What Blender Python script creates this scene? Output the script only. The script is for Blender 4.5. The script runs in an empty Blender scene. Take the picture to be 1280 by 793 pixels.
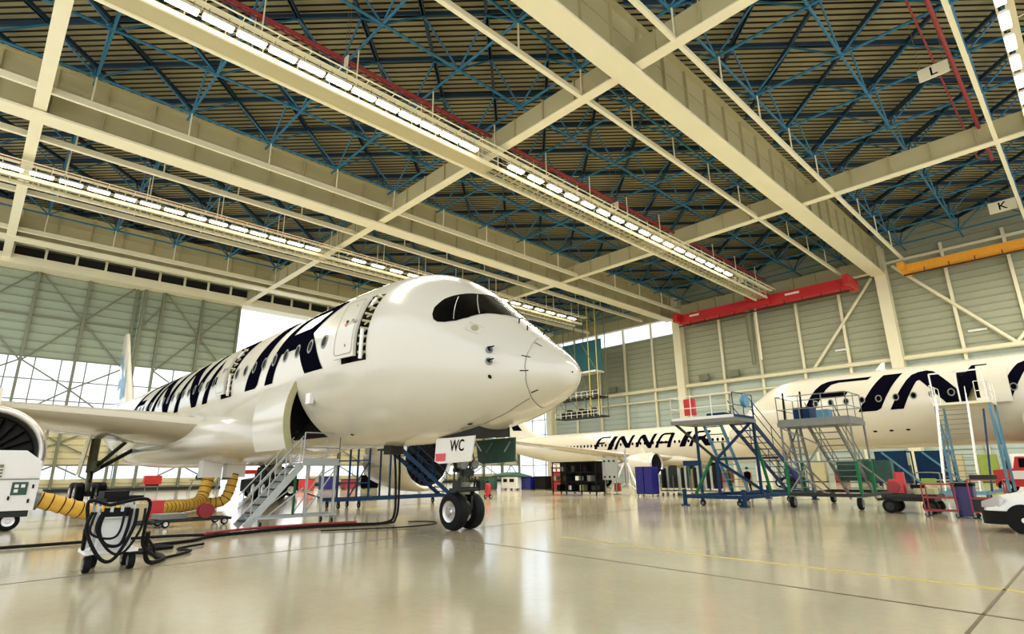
import bpy, bmesh, math, random
from mathutils import Vector, Matrix
from mathutils.geometry import tessellate_polygon
random.seed(7)
S = bpy.context.scene; COL = S.collection; PI = math.pi
# ---------------------------------------------------------------- camera, sky, lights, exposure
cd = bpy.data.cameras.new('camera'); cam = bpy.data.objects.new('camera', cd); COL.objects.link(cam); S.camera = cam
cd.sensor_width = 36; cd.lens = 36*698.9/1280; cd.clip_end = 600; cd.clip_start = .05
cam.matrix_world = Matrix(((0.7227,-0.1773,-0.6681,0),(-0.6911,-0.2021,-0.6939,0),(-0.0119,0.9632,-0.2686,1.6),(0,0,0,1)))
S.view_settings.view_transform = 'Standard'; S.view_settings.look = 'None'
S.view_settings.exposure = 0.5; S.view_settings.gamma = 1; S.view_settings.use_curve_mapping = False
w = bpy.data.worlds.new('sky'); S.world = w; w.use_nodes = True
wn = w.node_tree.nodes; wl = w.node_tree.links; bg = wn['Background']
tc = wn.new('ShaderNodeTexCoord'); sx = wn.new('ShaderNodeSeparateXYZ'); cr = wn.new('ShaderNodeValToRGB')
wl.new(tc.outputs['Generated'], sx.inputs[0]); wl.new(sx.outputs['Z'], cr.inputs[0]); wl.new(cr.outputs[0], bg.inputs[0])
cr.color_ramp.elements[0].position = 0; cr.color_ramp.elements[0].color = (1,.985,.96,1)
cr.color_ramp.elements[1].position = .8; cr.color_ramp.elements[1].color = (.72,.84,1,1)
bg.inputs[1].default_value = 1.35

def area_light(name, loc, sx_, sy_, power, col=(1,.93,.76), up=False):
    l = bpy.data.lights.new(name, 'AREA'); l.shape = 'RECTANGLE'; l.size = sx_; l.size_y = sy_; l.energy = power; l.color = col
    o = bpy.data.objects.new(name, l); COL.objects.link(o); o.location = loc
    if up: o.rotation_euler = (PI,0,0)
    return o
# the light of the three rows of roof luminaires
for (x0, x1, y) in ((2,24.5,28.7),(28,66,28.7),(-6,26,55.5),(28,66,57),(30,75,-.6)):
    area_light('luminaire_row_light', ((x0+x1)/2, y, 24.9), x1-x0, 1.0, 150*(x1-x0))

# ---------------------------------------------------------------- materials
def mat(name, col, rough=.5, metal=0, noise=.08, nscale=3.0, coat=0, bump=0, emit=None, estr=0, spec=.5):
    m = bpy.data.materials.new(name); m.use_nodes = True; nt = m.node_tree; b = nt.nodes['Principled BSDF']
    b.inputs['Roughness'].default_value = rough; b.inputs['Metallic'].default_value = metal
    b.inputs['Coat Weight'].default_value = coat; b.inputs['Coat Roughness'].default_value = .06
    b.inputs['Specular IOR Level'].default_value = spec
    t = nt.nodes.new('ShaderNodeTexCoord'); n = nt.nodes.new('ShaderNodeTexNoise'); n.inputs['Scale'].default_value = nscale
    n.inputs['Detail'].default_value = 4
    nt.links.new(t.outputs['Object'], n.inputs['Vector'])
    mx = nt.nodes.new('ShaderNodeMix'); mx.data_type = 'RGBA'
    mx.inputs['A'].default_value = (*[c*(1-noise) for c in col],1); mx.inputs['B'].default_value = (*[min(1,c*(1+noise)) for c in col],1)
    nt.links.new(n.outputs['Fac'], mx.inputs['Factor']); nt.links.new(mx.outputs['Result'], b.inputs['Base Color'])
    if bump:
        bp = nt.nodes.new('ShaderNodeBump'); bp.inputs['Strength'].default_value = bump; bp.inputs['Distance'].default_value = .02
        nt.links.new(n.outputs['Fac'], bp.inputs['Height']); nt.links.new(bp.outputs[0], b.inputs['Normal'])
    if emit:
        b.inputs['Emission Color'].default_value = (*emit,1); b.inputs['Emission Strength'].default_value = estr
    return m
M = dict(
 paint=mat('aircraft_white_paint',(.62,.585,.48),.2,0,.02,1.2,.4),
 paintgrey=mat('wing_grey_paint',(.52,.485,.39),.25,0,.03,1.2,.5),
 navy=mat('navy_lettering',(.003,.003,.007),.6,0,.1,3,0,0,None,0,0),
 blackm=mat('black_rubber',(.006,.006,.006),.65,0,.2,12,0,0,None,0,.15),
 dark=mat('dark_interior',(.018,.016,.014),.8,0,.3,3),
 glass=mat('dark_cockpit_glass',(.002,.002,.002),.2,0,.1,3,0,0,None,0,.05),
 chrome=mat('bare_metal',(.55,.54,.52),.28,1,.08,8),
 steel=mat('galvanised_steel',(.20,.21,.19),.45,.5,.15,6),
 alu=mat('aluminium',(.42,.45,.43),.4,.6,.1,6),
 darksteel=mat('dark_steel',(.03,.032,.03),.55,.3,.2,6,0,0,None,0,.25),
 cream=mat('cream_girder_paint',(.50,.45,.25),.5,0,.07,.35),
 creamlt=mat('pale_lit_cream_paint',(.84,.79,.56),.45,0,.05,.5),  # pale cream; on the flanges it also paints in light bounced off the floor
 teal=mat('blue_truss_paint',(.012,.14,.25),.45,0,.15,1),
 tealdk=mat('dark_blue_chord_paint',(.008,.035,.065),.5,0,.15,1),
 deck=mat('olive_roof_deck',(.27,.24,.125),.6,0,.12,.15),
 deckdk=mat('roof_deck_painted_shade',(.018,.016,.01),.8,0,.15,.3),  # near-black colour paints shade into the grooves of the roof sheeting
 clad=mat('grey_green_wall_sheeting',(.36,.38,.26),.5,0,.07,.4),
 clad2=mat('blue_grey_wall_sheeting',(.48,.56,.50),.5,0,.06,.4),
 doorgrey=mat('grey_green_door_sheeting',(.30,.355,.26),.5,0,.06,.4),
 doorcream=mat('cream_door_sheeting',(.64,.57,.33),.5,0,.05,.4),
 steelgreen=mat('olive_door_steel',(.17,.18,.11),.5,0,.15,1),
 white=mat('white_enamel',(.82,.81,.76),.35,0,.04,2,.2),
 red=mat('red_enamel',(.55,.018,.02),.4,0,.1,2,.2),
 redpipe=mat('dark_red_pipe_paint',(.30,.022,.025),.45,0,.1,2),
 orange=mat('orange_enamel',(.85,.36,.02),.45,0,.12,3),
 yellow=mat('yellow_duct_fabric',(.72,.42,.06),.7,0,.15,6,0,.3),
 ylw=mat('yellow_paint',(.75,.60,.08),.5,0,.1,3),
 green=mat('green_enamel',(.01,.15,.05),.5,0,.12,3,0,0,None,0,.2),
 dkgreen=mat('dark_green_canvas',(.03,.085,.06),.7,0,.3,5),
 blue=mat('blue_enamel',(.004,.03,.09),.5,0,.12,3,0,0,None,0,.2),
 ltblue=mat('light_blue_enamel',(.08,.24,.36),.4,0,.12,3,.2),
 royal=mat('royal_blue_enamel',(.006,.006,.16),.4,0,.1,3),
 purple=mat('violet_plastic',(.02,.012,.11),.4,0,.1,3),
 clear=None, skin=mat('skin',(.55,.33,.22),.6,0,.05,8), brass=mat('olive_brass_patch',(.45,.42,.22),.4,.3,.1,10),
 tape=mat('yellow_floor_paint',(.72,.56,.12),.3,0,.15,2),
 joint=mat('floor_joint_filler',(.16,.12,.07),.4,0,.3,4),
 lamp=mat('lit_lamp_tube',(1,1,1),.4,0,0,1,0,0,(1,.9,.66),7),
 lampg=mat('lamp_rim_glow',(1,1,1),.4,0,0,1,0,0,(1,.9,.66),2.2),
 tealsheet=mat('teal_curtain_sheet',(.02,.12,.15),.6,0,.3,.5),
 lime=mat('lime_plastic',(.25,.33,.05),.5,0,.1,3), outcon=mat('outside_apron_concrete',(.62,.64,.66),.7,0,.05,.3),
)
def glassmat():
    m = bpy.data.materials.new('translucent_white_glazing'); m.use_nodes = True; nt = m.node_tree; nt.nodes.clear()
    o = nt.nodes.new('ShaderNodeOutputMaterial'); a = nt.nodes.new('ShaderNodeBsdfTransparent'); b = nt.nodes.new('ShaderNodeBsdfTranslucent')
    g = nt.nodes.new('ShaderNodeBsdfGlossy'); g.inputs['Roughness'].default_value = .2
    a.inputs[0].default_value = (.93,.97,1,1); b.inputs[0].default_value = (.9,.95,1,1)
    mx = nt.nodes.new('ShaderNodeMixShader'); mx.inputs[0].default_value = .25; nt.links.new(a.outputs[0], mx.inputs[1]); nt.links.new(b.outputs[0], mx.inputs[2])
    m2 = nt.nodes.new('ShaderNodeMixShader'); m2.inputs[0].default_value = .04; nt.links.new(mx.outputs[0], m2.inputs[1]); nt.links.new(g.outputs[0], m2.inputs[2])
    nt.links.new(m2.outputs[0], o.inputs[0]); return m
M['clear'] = glassmat()
def stripe_duct():
    m = M['yellow']; nt = m.node_tree
def floormat():
    m = bpy.data.materials.new('polished_beige_floor'); m.use_nodes = True; nt = m.node_tree; b = nt.nodes['Principled BSDF']; L = nt.links
    t = nt.nodes.new('ShaderNodeTexCoord'); n = nt.nodes.new('ShaderNodeTexNoise'); n.inputs['Scale'].default_value = .25; n.inputs['Detail'].default_value = 6
    n2 = nt.nodes.new('ShaderNodeTexNoise'); n2.inputs['Scale'].default_value = 9; n2.inputs['Detail'].default_value = 5
    L.new(t.outputs['Object'], n.inputs[0]); L.new(t.outputs['Object'], n2.inputs[0])
    c = nt.nodes.new('ShaderNodeValToRGB'); c.color_ramp.elements[0].position = .3; c.color_ramp.elements[0].color = (.60,.51,.32,1)
    c.color_ramp.elements[1].position = .7; c.color_ramp.elements[1].color = (.72,.635,.43,1); L.new(n.outputs['Fac'], c.inputs[0])
    mx = nt.nodes.new('ShaderNodeMix'); mx.data_type = 'RGBA'; mx.blend_type = 'MULTIPLY'; mx.inputs['Factor'].default_value = .25
    L.new(c.outputs[0], mx.inputs['A']); L.new(n2.outputs['Color'], mx.inputs['B']); L.new(mx.outputs['Result'], b.inputs['Base Color'])
    mr = nt.nodes.new('ShaderNodeMapRange'); mr.inputs['To Min'].default_value = .08; mr.inputs['To Max'].default_value = .20; L.new(n.outputs['Fac'], mr.inputs[0]); L.new(mr.outputs[0], b.inputs['Roughness'])
    b.inputs['Specular IOR Level'].default_value = .5
    b.inputs['Coat Weight'].default_value = .35; b.inputs['Coat Roughness'].default_value = .12
    bp = nt.nodes.new('ShaderNodeBump'); bp.inputs['Strength'].default_value = .05; bp.inputs['Distance'].default_value = .02; L.new(n2.outputs['Fac'], bp.inputs['Height']); L.new(bp.outputs[0], b.inputs['Normal'])
    return m
M['floor'] = floormat()

# ---------------------------------------------------------------- helpers
def wloc(o):
    v = Vector((0,0,0))
    while o: v += o.location; o = o.parent
    return v
def thing(name, label, cat, loc=(0,0,0), group=None, kind=None):
    o = bpy.data.objects.new(name, None); COL.objects.link(o); o.location = loc; o.empty_display_size = .3
    if label: o['label'] = label
    if cat: o['category'] = cat
    if group: o['group'] = group
    if kind: o['kind'] = kind
    return o
class MB:
    def __init__(s): s.v = []; s.f = []; s.sm = False
    def add(s, vs, fs):
        k = len(s.v); s.v += [Vector(v) for v in vs]; s.f += [tuple(i+k for i in f) for f in fs]; return s
    def box(s, lo, hi):
        (a,b,c),(d,e,f) = lo,hi
        return s.add([(a,b,c),(d,b,c),(d,e,c),(a,e,c),(a,b,f),(d,b,f),(d,e,f),(a,e,f)],[(0,3,2,1),(4,5,6,7),(0,1,5,4),(1,2,6,5),(2,3,7,6),(3,0,4,7)])
    def cbox(s, c, d, rz=0, ch=0):
        # box by centre and size, optional yaw and chamfered vertical edges
        x,y,z = d[0]/2,d[1]/2,d[2]/2
        if ch:
            p = [(-x+ch,-y),(x-ch,-y),(x,-y+ch),(x,y-ch),(x-ch,y),(-x+ch,y),(-x,y-ch),(-x,-y+ch)]
        else: p = [(-x,-y),(x,-y),(x,y),(-x,y)]
        n = len(p); co,si = math.cos(rz),math.sin(rz)
        q = [(c[0]+a*co-b*si, c[1]+a*si+b*co) for a,b in p]
        return s.add([(a,b,c[2]-z) for a,b in q]+[(a,b,c[2]+z) for a,b in q],[tuple(range(n))[::-1],tuple(range(n,2*n))]+[(i,(i+1)%n,(i+1)%n+n,i+n) for i in range(n)])
    def bar(s, p, q, r, n=6, r2=None, cap=True):
        p,q = Vector(p),Vector(q); d = q-p
        if d.length < 1e-6: return s
        r2 = r if r2 is None else r2
        d.normalize(); u = d.orthogonal().normalized(); v = d.cross(u)
        a = [2*PI*(i+.5)/n for i in range(n)]
        vs = [p+(u*math.cos(t)+v*math.sin(t))*r for t in a]+[q+(u*math.cos(t)+v*math.sin(t))*r2 for t in a]
        fs = [(i,(i+1)%n,(i+1)%n+n,i+n) for i in range(n)]
        if cap: fs += [tuple(range(n))[::-1],tuple(range(n,2*n))]
        return s.add(vs, fs)
    def rect(s, p, q, w_, h_, up=(0,0,1)):
        p,q = Vector(p),Vector(q); d = (q-p).normalized(); up = Vector(up)
        sd = d.cross(up)
        if sd.length < 1e-4: sd = d.cross(Vector((1,0,0)))
        sd.normalize(); u = sd.cross(d)
        vs = []
        for o in (p,q):
            for a,b in ((-1,-1),(1,-1),(1,1),(-1,1)): vs.append(o+sd*a*w_/2+u*b*h_/2)
        return s.add(vs,[(0,1,2,3)[::-1],(4,5,6,7),(0,1,5,4),(1,2,6,5),(2,3,7,6),(3,0,4,7)])
    def tube(s, pts, r, n=8, closed=False):
        pts = [Vector(p) for p in pts]; N = len(pts); rings = []; u = None
        for i,p in enumerate(pts):
            t = (pts[min(i+1,N-1)]-pts[max(i-1,0)]).normalized()
            if u is None: u = t.orthogonal().normalized()
            u = (u-t*u.dot(t)).normalized(); v = t.cross(u)
            rr = r[i] if isinstance(r,(list,tuple)) else r
            rings.append([p+(u*math.cos(2*PI*k/n)+v*math.sin(2*PI*k/n))*rr for k in range(n)])
        return s.loft(rings)
    def loft(s, rings, cap0=True, cap1=True, close=True):
        n = len(rings[0]); vs = [v for r_ in rings for v in r_]; fs = []
        for i in range(len(rings)-1):
            for k in range(n if close else n-1):
                a = i*n+k; b = i*n+(k+1)%n; fs.append((a,b,b+n,a+n))
        if cap0: fs.append(tuple(range(n))[::-1])
        if cap1: fs.append(tuple(range(len(vs)-n,len(vs))))
        return s.add(vs,fs)
    def lathe(s, prof, c, axis='z', n=24, cap=True):
        # prof: (radius, along)
        rings = []
        for r_,h in prof:
            ring = []
            for k in range(n):
                a = 2*PI*k/n; x,y = r_*math.cos(a), r_*math.sin(a)
                if axis=='z': ring.append((c[0]+x,c[1]+y,c[2]+h))
                elif axis=='y': ring.append((c[0]+x,c[1]+h,c[2]+y))
                else: ring.append((c[0]+h,c[1]+x,c[2]+y))
            rings.append(ring)
        return s.loft(rings,cap,cap)
    def prism(s, poly, fn, t0, t1):
        # poly 2D -> fn(u,v,t) 3D
        n = len(poly)
        return s.add([fn(u,v,t0) for u,v in poly]+[fn(u,v,t1) for u,v in poly],[tuple(range(n))[::-1],tuple(range(n,2*n))]+[(i,(i+1)%n,(i+1)%n+n,i+n) for i in range(n)])
    def build(s, name, m, parent=None, smooth=False, label=None, kind=None, fix=True):
        me = bpy.data.meshes.new(name); o = wloc(parent) if parent else Vector((0,0,0))
        me.from_pydata([v-o for v in s.v],[],s.f); me.materials.append(m)
        if fix:
            bm = bmesh.new(); bm.from_mesh(me); bmesh.ops.recalc_face_normals(bm, faces=bm.faces); bm.to_mesh(me); bm.free()
        if smooth:
            me.polygons.foreach_set('use_smooth',[True]*len(me.polygons))
        ob = bpy.data.objects.new(name, me); COL.objects.link(ob)
        if smooth == 'auto':
            me.set_sharp_from_angle(angle=math.radians(35))
        if parent: ob.parent = parent
        if label: ob['label'] = label
        if kind: ob['kind'] = kind
        return ob
def tagm(o, label, cat, group=None):
    # a thing that is one mesh: move its origin to its base
    me = o.data; xs = [v.co for v in me.vertices]
    c = Vector((sum(v.x for v in xs)/len(xs), sum(v.y for v in xs)/len(xs), min(v.z for v in xs)))
    for v in me.vertices: v.co -= c
    o.location = c
    o['label'] = label; o['category'] = cat
    if group: o['group'] = group
    return o
def text_mb(txt, size, fn, shear=0):
    # lettering laid out by fn(u, v) -> 3D; centred
    cu = bpy.data.curves.new('t','FONT'); cu.body = txt; cu.size = size; cu.align_x = 'CENTER'; cu.align_y = 'CENTER'; cu.shear = shear; cu.offset = size*.01
    to = bpy.data.objects.new('t',cu); COL.objects.link(to); dg = bpy.context.evaluated_depsgraph_get(); me = bpy.data.meshes.new_from_object(to.evaluated_get(dg))
    b = MB(); b.add([fn(v.co.x,v.co.y) for v in me.vertices],[tuple(p.vertices) for p in me.polygons])
    bpy.data.objects.remove(to); bpy.data.meshes.remove(me); return b
def copy_tree(o, parent=None):
    c = o.copy(); COL.objects.link(c); c.parent = parent
    for ch in [x for x in o.children]: copy_tree(ch, c)
    return c
def place_copy(o, loc, label=None, rz=0):
    c = copy_tree(o); c.location = loc; c.rotation_euler = (0,0,rz)
    if label: c['label'] = label
    return c
def pch(x,y,t):
    n = len(x); h = [x[i+1]-x[i] for i in range(n-1)]; d = [(y[i+1]-y[i])/h[i] for i in range(n-1)]
    m = [d[0]]+[0]*(n-2)+[d[-1]]
    for i in range(1,n-1):
        if d[i-1]*d[i] > 0:
            w1 = 2*h[i]+h[i-1]; w2 = h[i]+2*h[i-1]; m[i] = (w1+w2)/(w1/d[i-1]+w2/d[i])
    t = min(max(t,x[0]),x[-1]); i = 0
    while i < n-2 and t > x[i+1]: i += 1
    u = (t-x[i])/h[i]
    return (2*u**3-3*u**2+1)*y[i]+(u**3-2*u**2+u)*h[i]*m[i]+(-2*u**3+3*u**2)*y[i+1]+(u**3-u**2)*h[i]*m[i+1]

# ================================================================ SETTING
G1,G3,G0 = 46.8,15.9,75.7      # south faces of the main girders
BX = (-.7,26.4,54.6,82.5)      # west faces of the cross beams
XW,YD = 85,86
fl = MB().box((-14,-18,-.4),(XW,YD,0)).build('floor',M['floor'],kind='structure')
ap = MB().box((-60,YD,-.45),(170,190,-.03)).build('apron_slab',M['outcon'],kind='structure')
MB().box((XW,70,-.45),(170,YD,-.03)).build('apron_slab',M['outcon'],kind='structure')
def strip(pts, w_, m, name):
    b = MB()
    for p,q in zip(pts,pts[1:]): b.rect((p[0],p[1],.003),(q[0],q[1],.003),w_,.004)
    return b.build(name,m,fl)
strip([(3,1.35),(14,1.4),(40,1.5),(84,1.6)],.035,M['joint'],'floor_joint')
strip([(-12,12.4),(.8,12.5),(3.6,12.8)],.035,M['joint'],'floor_joint')
strip([(3.6,12.8),(7,13.2),(13.4,14),(16.1,14.3),(40,17)],.035,M['joint'],'floor_joint')
strip([(11.5,10.2),(10.8,5.6),(10.6,2.9),(10.3,-.5)],.09,M['tape'],'floor_line')
strip([(9.4,13.5),(9.3,9.7),(8.9,4.4),(8.4,-1)],.05,M['joint'],'floor_joint')
for y in (29.5,45,60.5,76): strip([(-12,y),(84,y)],.04,M['joint'],'floor_joint')
for x in (34,58): strip([(x,1.5),(x,84)],.04,M['joint'],'floor_joint')

# roof deck: trapezoid sheeting running diagonally, clipped to the hall
def deck():
    me = bpy.data.meshes.new('ceiling'); bm = bmesh.new(); Z = 32.3
    u = Vector((.7071,-.7071,0)); v = Vector((.7071,.7071,0)); L = 90; pitch = .52; d0 = -25
    k = 0; prev = None; cen = Vector((36,35,0)); n = int(190/pitch)
    for i in range(n):
        b = -95+i*pitch
        for (t,z) in ((0,0),(.34,0),(.40,.2),(.47,.2)):
            p = cen+v*(b+t); a = bm.verts.new((p+u*L)[:2]+(Z+z,)); c = bm.verts.new((p-u*L)[:2]+(Z+z,))
            if prev:
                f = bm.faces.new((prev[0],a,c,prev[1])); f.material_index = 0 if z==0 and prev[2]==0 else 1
            prev = (a,c,z)
    for co,no in (((-13,0,0),(-1,0,0)),((XW,0,0),(1,0,0)),((0,-17,0),(0,-1,0)),((0,YD,0),(0,1,0))):
        bmesh.ops.bisect_plane(bm, geom=bm.verts[:]+bm.edges[:]+bm.faces[:], plane_co=co, plane_no=no, clear_outer=True)
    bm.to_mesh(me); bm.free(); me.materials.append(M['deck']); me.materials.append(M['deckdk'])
    o = bpy.data.objects.new('ceiling',me); COL.objects.link(o); o['kind'] = 'structure'
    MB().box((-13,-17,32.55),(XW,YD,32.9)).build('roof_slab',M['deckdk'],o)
deck()

# main girders and cross beams
def plate_girder_x(y, x0, x1, z0=26.2, z1=30.2, label=''):
    t = thing('main_girder',label,'girder',((x0+x1)/2,y,z0))
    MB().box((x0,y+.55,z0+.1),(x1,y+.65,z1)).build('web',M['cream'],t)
    MB().box((x0,y,z0-.08),(x1,y+1.6,z0+.1)).build('bottom_flange',M['creamlt'],t)  # paler than the web: floor-bounce light put into the colour
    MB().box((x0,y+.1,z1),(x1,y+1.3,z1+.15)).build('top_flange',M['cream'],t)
    b = MB(); x = x0+1
    while x < x1: b.box((x,y+.32,z0+.1),(x+.05,y+.55,z1)); x += 3.05
    b.rect((x0,y+.5,z0+2.5),(x1,y+.5,z0+2.5),.06,.12)
    b.build('web_stiffener',M['cream'],t)
    return t
plate_girder_x(G1,-13,83.35,label='deep cream plate girder crossing above the large airliner towards the red crane')
plate_girder_x(G3,-13,83.35,26.2,30.2,'cream plate girder at right, over the orange crane beam end and the grey column')
plate_girder_x(G0,-13,83.35,26.4,30.2,'cream plate girder just inside the big hangar doors')
def cross_beam(x,y0,y1,label):
    t = thing('cross_beam',label,'beam',(x,(y0+y1)/2,26.45),group=None)
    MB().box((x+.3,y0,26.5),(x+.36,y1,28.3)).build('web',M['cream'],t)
    MB().box((x,y0,26.4),(x+.75,y1,26.5)).build('bottom_flange',M['creamlt'],t)  # flange brightness from below is painted in by the paler cream
    b = MB(); y = y0+1.5
    while y < y1: b.box((x+.12,y,26.5),(x+.3,y+.05,28.3)); y += 3
    b.build('web_stiffener',M['cream'],t)
for k,(x,wh) in enumerate(zip(BX,('at the far left edge of the picture','over the airliner cabin','second from the red crane','against the far wall'))):
    for (y0,y1,wy) in ((-17,G3+.55,'right of the right-hand girder'),(G3+.65,G1+.55,'between the two nearest main girders'),(G1+.65,G0+.55,'beyond the middle girder'),(G0+.65,YD,'beside the hangar doors')):
        if k==3 and y0<16: continue
        cross_beam(x,y0,y1,'cream cross beam '+wh+', '+wy)

# double layer space frame, one per bay
XN = [2.2+6.1*k for k in range(-2,14)]
def frame_bay(xs, ys, label):
    t = thing('space_frame',label,'roof truss',(sum(xs)/len(xs),sum(ys)/len(ys),29))
    lo = MB(); di = MB(); up = MB(); nodes = []; hg = 3.05
    for x in xs:
        lo.bar((x,ys[0]-1.2,29),(x,ys[-1]+1.2,29),.10,6)
    for y in ys:
        lo.bar((xs[0]-3.05,y,29),(min(XW-.2,xs[-1]+3.05),y,29),.10,6)
    tops = set()
    for x in xs:
        for y in ys:
            nodes.append((x,y))
            for dx,dy in ((hg,0),(-hg,0),(0,hg),(0,-hg)):
                if y+dy > YD or x+dx > XW: continue
                q = (x+dx,y+dy,31.6); tops.add((round(q[0],2),round(q[1],2)))
                di.bar((x,y,29),q,.075,5)
    for x,y in tops:
        for dx,dy in ((hg,hg),(hg,-hg)):
            q = (round(x+dx,2),round(y+dy,2))
            if q[0] > xs[-1]+3.1 or q[1] > ys[-1]+3.1 or q[1] < ys[0]-3.1: continue
            up.rect((x,y,31.75),(x+dx,y+dy,31.75),.2,.34)
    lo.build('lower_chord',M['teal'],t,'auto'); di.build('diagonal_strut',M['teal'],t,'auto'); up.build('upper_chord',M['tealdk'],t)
    j0 = None
    for x,y in nodes:
        if j0 is None: j0 = MB().lathe([(.02,-.2),(.15,-.12),(.2,0),(.15,.12),(.02,.2)],tuple(wloc(t)),'z',8).build('node_joint',M['teal'],t); j = j0
        else: j = j0.copy(); COL.objects.link(j)
        j.location = (x-t.location.x,y-t.location.y,29-t.location.z)
YS = ([-10.9,-4.7,1.4,7.4,13.4],[20.4,26.4,32.4,38.4,44.4],[50.6,56.6,62.6,68.6,74.1],[79,84])
XS = (XN[0:6],XN[6:11],XN[11:16])
wy = ('right of the right-hand girder','between the two nearest girders','beyond the middle girder','beside the hangar doors'); wx = ('near end','middle','far end')
for i,ys in enumerate(YS):
    for j,xs in enumerate(XS):
        xs = [x for x in xs if -12 < x < 84]
        frame_bay(xs,ys,'blue steel space frame %s, %s'%(wy[i],wx[j]))

# crane runway rails under the frames
def rail(y,z,x0,x1,label,w_=.28,ys=None):
    t = thing('crane_rail',label,'rail',((x0+x1)/2,y,z))
    b = MB().rect((x0,y,z),(x1,y,z),w_,.12); b.rect((x0,y,z+.25),(x1,y,z+.25),.06,.4); b.build('rail_beam',M['creamlt'],t)
    for x in XN:
        if x0 < x < x1:
            h = MB().bar((x,y,z+.3),(x,ys or y,29),.06,6); h.build('hanger_rod',M['creamlt'],t)
rail(20.4,26.5,-12,81,'cream crane rail ending at the right tip of the red crane')
rail(44.3,26.5,-12,81,'thin cream crane rail along the middle girder, ending at the red crane',.2)
rail(13.2,26.5,-12,80.6,'cream crane rail beside the right-hand girder, ending at the orange beam')
rail(1.4,26.5,20,80.6,'cream crane rail nearest the right edge of the picture')
rail(51.7,26.5,-12,81,'cream crane rail just beyond the middle girder')
rail(63.3,26.5,-12,81,'cream crane rail beyond the far lamp row')
rail(74,26.5,-12,81,'cream crane rail next to the girder by the hangar doors',.2)
# far wall
def wall_right():
    W = thing('wall_right',None,None,(XW,35,0),kind='structure')
    def sheet(y0,y1,z0,z1,m,pitch=.9):
        b = MB(); z = z0
        while z < z1-.05:
            h = min(pitch,z1-z); d = .09
            b.add([(XW,y0,z),(XW,y1,z),(XW,y1,z+h*.8),(XW,y0,z+h*.8),(XW+d,y1,z+h*.88),(XW+d,y0,z+h*.88),(XW+d,y1,z+h),(XW+d,y0,z+h)],[(0,1,2,3),(3,2,4,5),(5,4,6,7)]); z += h
        b.build('wall_sheeting',m,W,fix=False)
    for y0,y1,cl in ((-17,46.8,32.3),(46.8,70,24.4)):
        sheet(y0,y1,15,cl,M['clad']); sheet(y0,y1,0,15,M['clad2'])
    sheet(70,76,0,15,M['clad2']); sheet(70,76,15,24.4,M['clad'])
    MB().box((XW+.12,-17,-.3),(XW+.3,76,24.4)).build('wall_backing',M['clad'],W)
    MB().box((XW+.12,-17,24.4),(XW+.3,46.8,32.3)).build('wall_backing',M['clad'],W)
    MB().box((XW+.12,-17,32.2),(XW+.3,86,32.9)).build('wall_backing',M['clad'],W)
    MB().box((XW+.12,46.8,28),(XW+.3,86,32.3)).build('wall_backing',M['clad'],W)
    g = MB().box((XW+.05,46.8,24.4),(XW+.1,86,28)).build('clerestory_pane',M['clear'],W)
    for y in (-14.5,-8.2,-2.3,3.8,9.8,22.1,27.9,33.9,39.8,52.4,58.3,64.2,70):
        z1 = 29 if y < 47 else 28
        MB().box((XW-.55,y-.17,0),(XW-.2,y+.17,z1)).build('wall_post',M['creamlt'],W)
        MB().box((XW-.2,y-.05,0),(XW,y+.05,z1)).build('post_web',M['steelgreen'],W)
    for y in (15.9,46.2,75.8):
        b = MB().box((XW-1.6,y,0),(XW-1.1,y+1.3,30.2)); b.box((XW-1.1,y+.6,0),(XW-.2,y+.75,30.2)); b.box((XW-.2,y,0),(XW-.05,y+1.3,30.2)); b.build('main_column',M['creamlt'],W)
    MB().bar((XW-.8,-16,15),(XW-.8,75.8,15),.3,10).build('wall_rail',M['creamlt'],W,'auto')
    MB().bar((XW-.7,20,13.2),(XW-.7,75.8,13.2),.16,8).build('wall_rail',M['creamlt'],W,'auto')
    for a,b_ in (((17.8,26.3),(26.6,15.2)),((15.2,27.3),(5,15.2)),((5,15.2),(-5,27))):
        MB().bar((XW-.6,a[0],a[1]),(XW-.6,b_[0],b_[1]),.2,8).build('wall_brace',M['creamlt'],W,'auto')
    MB().rect((XW-.5,-16,27.9),(XW-.5,46,27.9),.25,.3).build('eaves_rail',M['creamlt'],W)
    # part glazed end between last column and the doors
    b = MB()
    for z in (3,6,9,12,15,18,21): b.rect((XW,76,z),(XW,86,z),.12,.12)
    for y in (79,82.5): b.rect((XW,y,0),(XW,y,26),.12,.14)
    b.build('glazing_bar',M['steelgreen'],W)
    MB().box((XW+.02,77,0),(XW+.05,86,24.4)).build('end_pane',M['clear'],W)
    # small hanging service rail and junction boxes on the rail
    for y in (38,43,61,66): MB().cbox((XW-.9,y,16),(.4,1.6,1.0)).build('rail_cabinet',M['steelgreen'],W)
wall_right()
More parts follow.
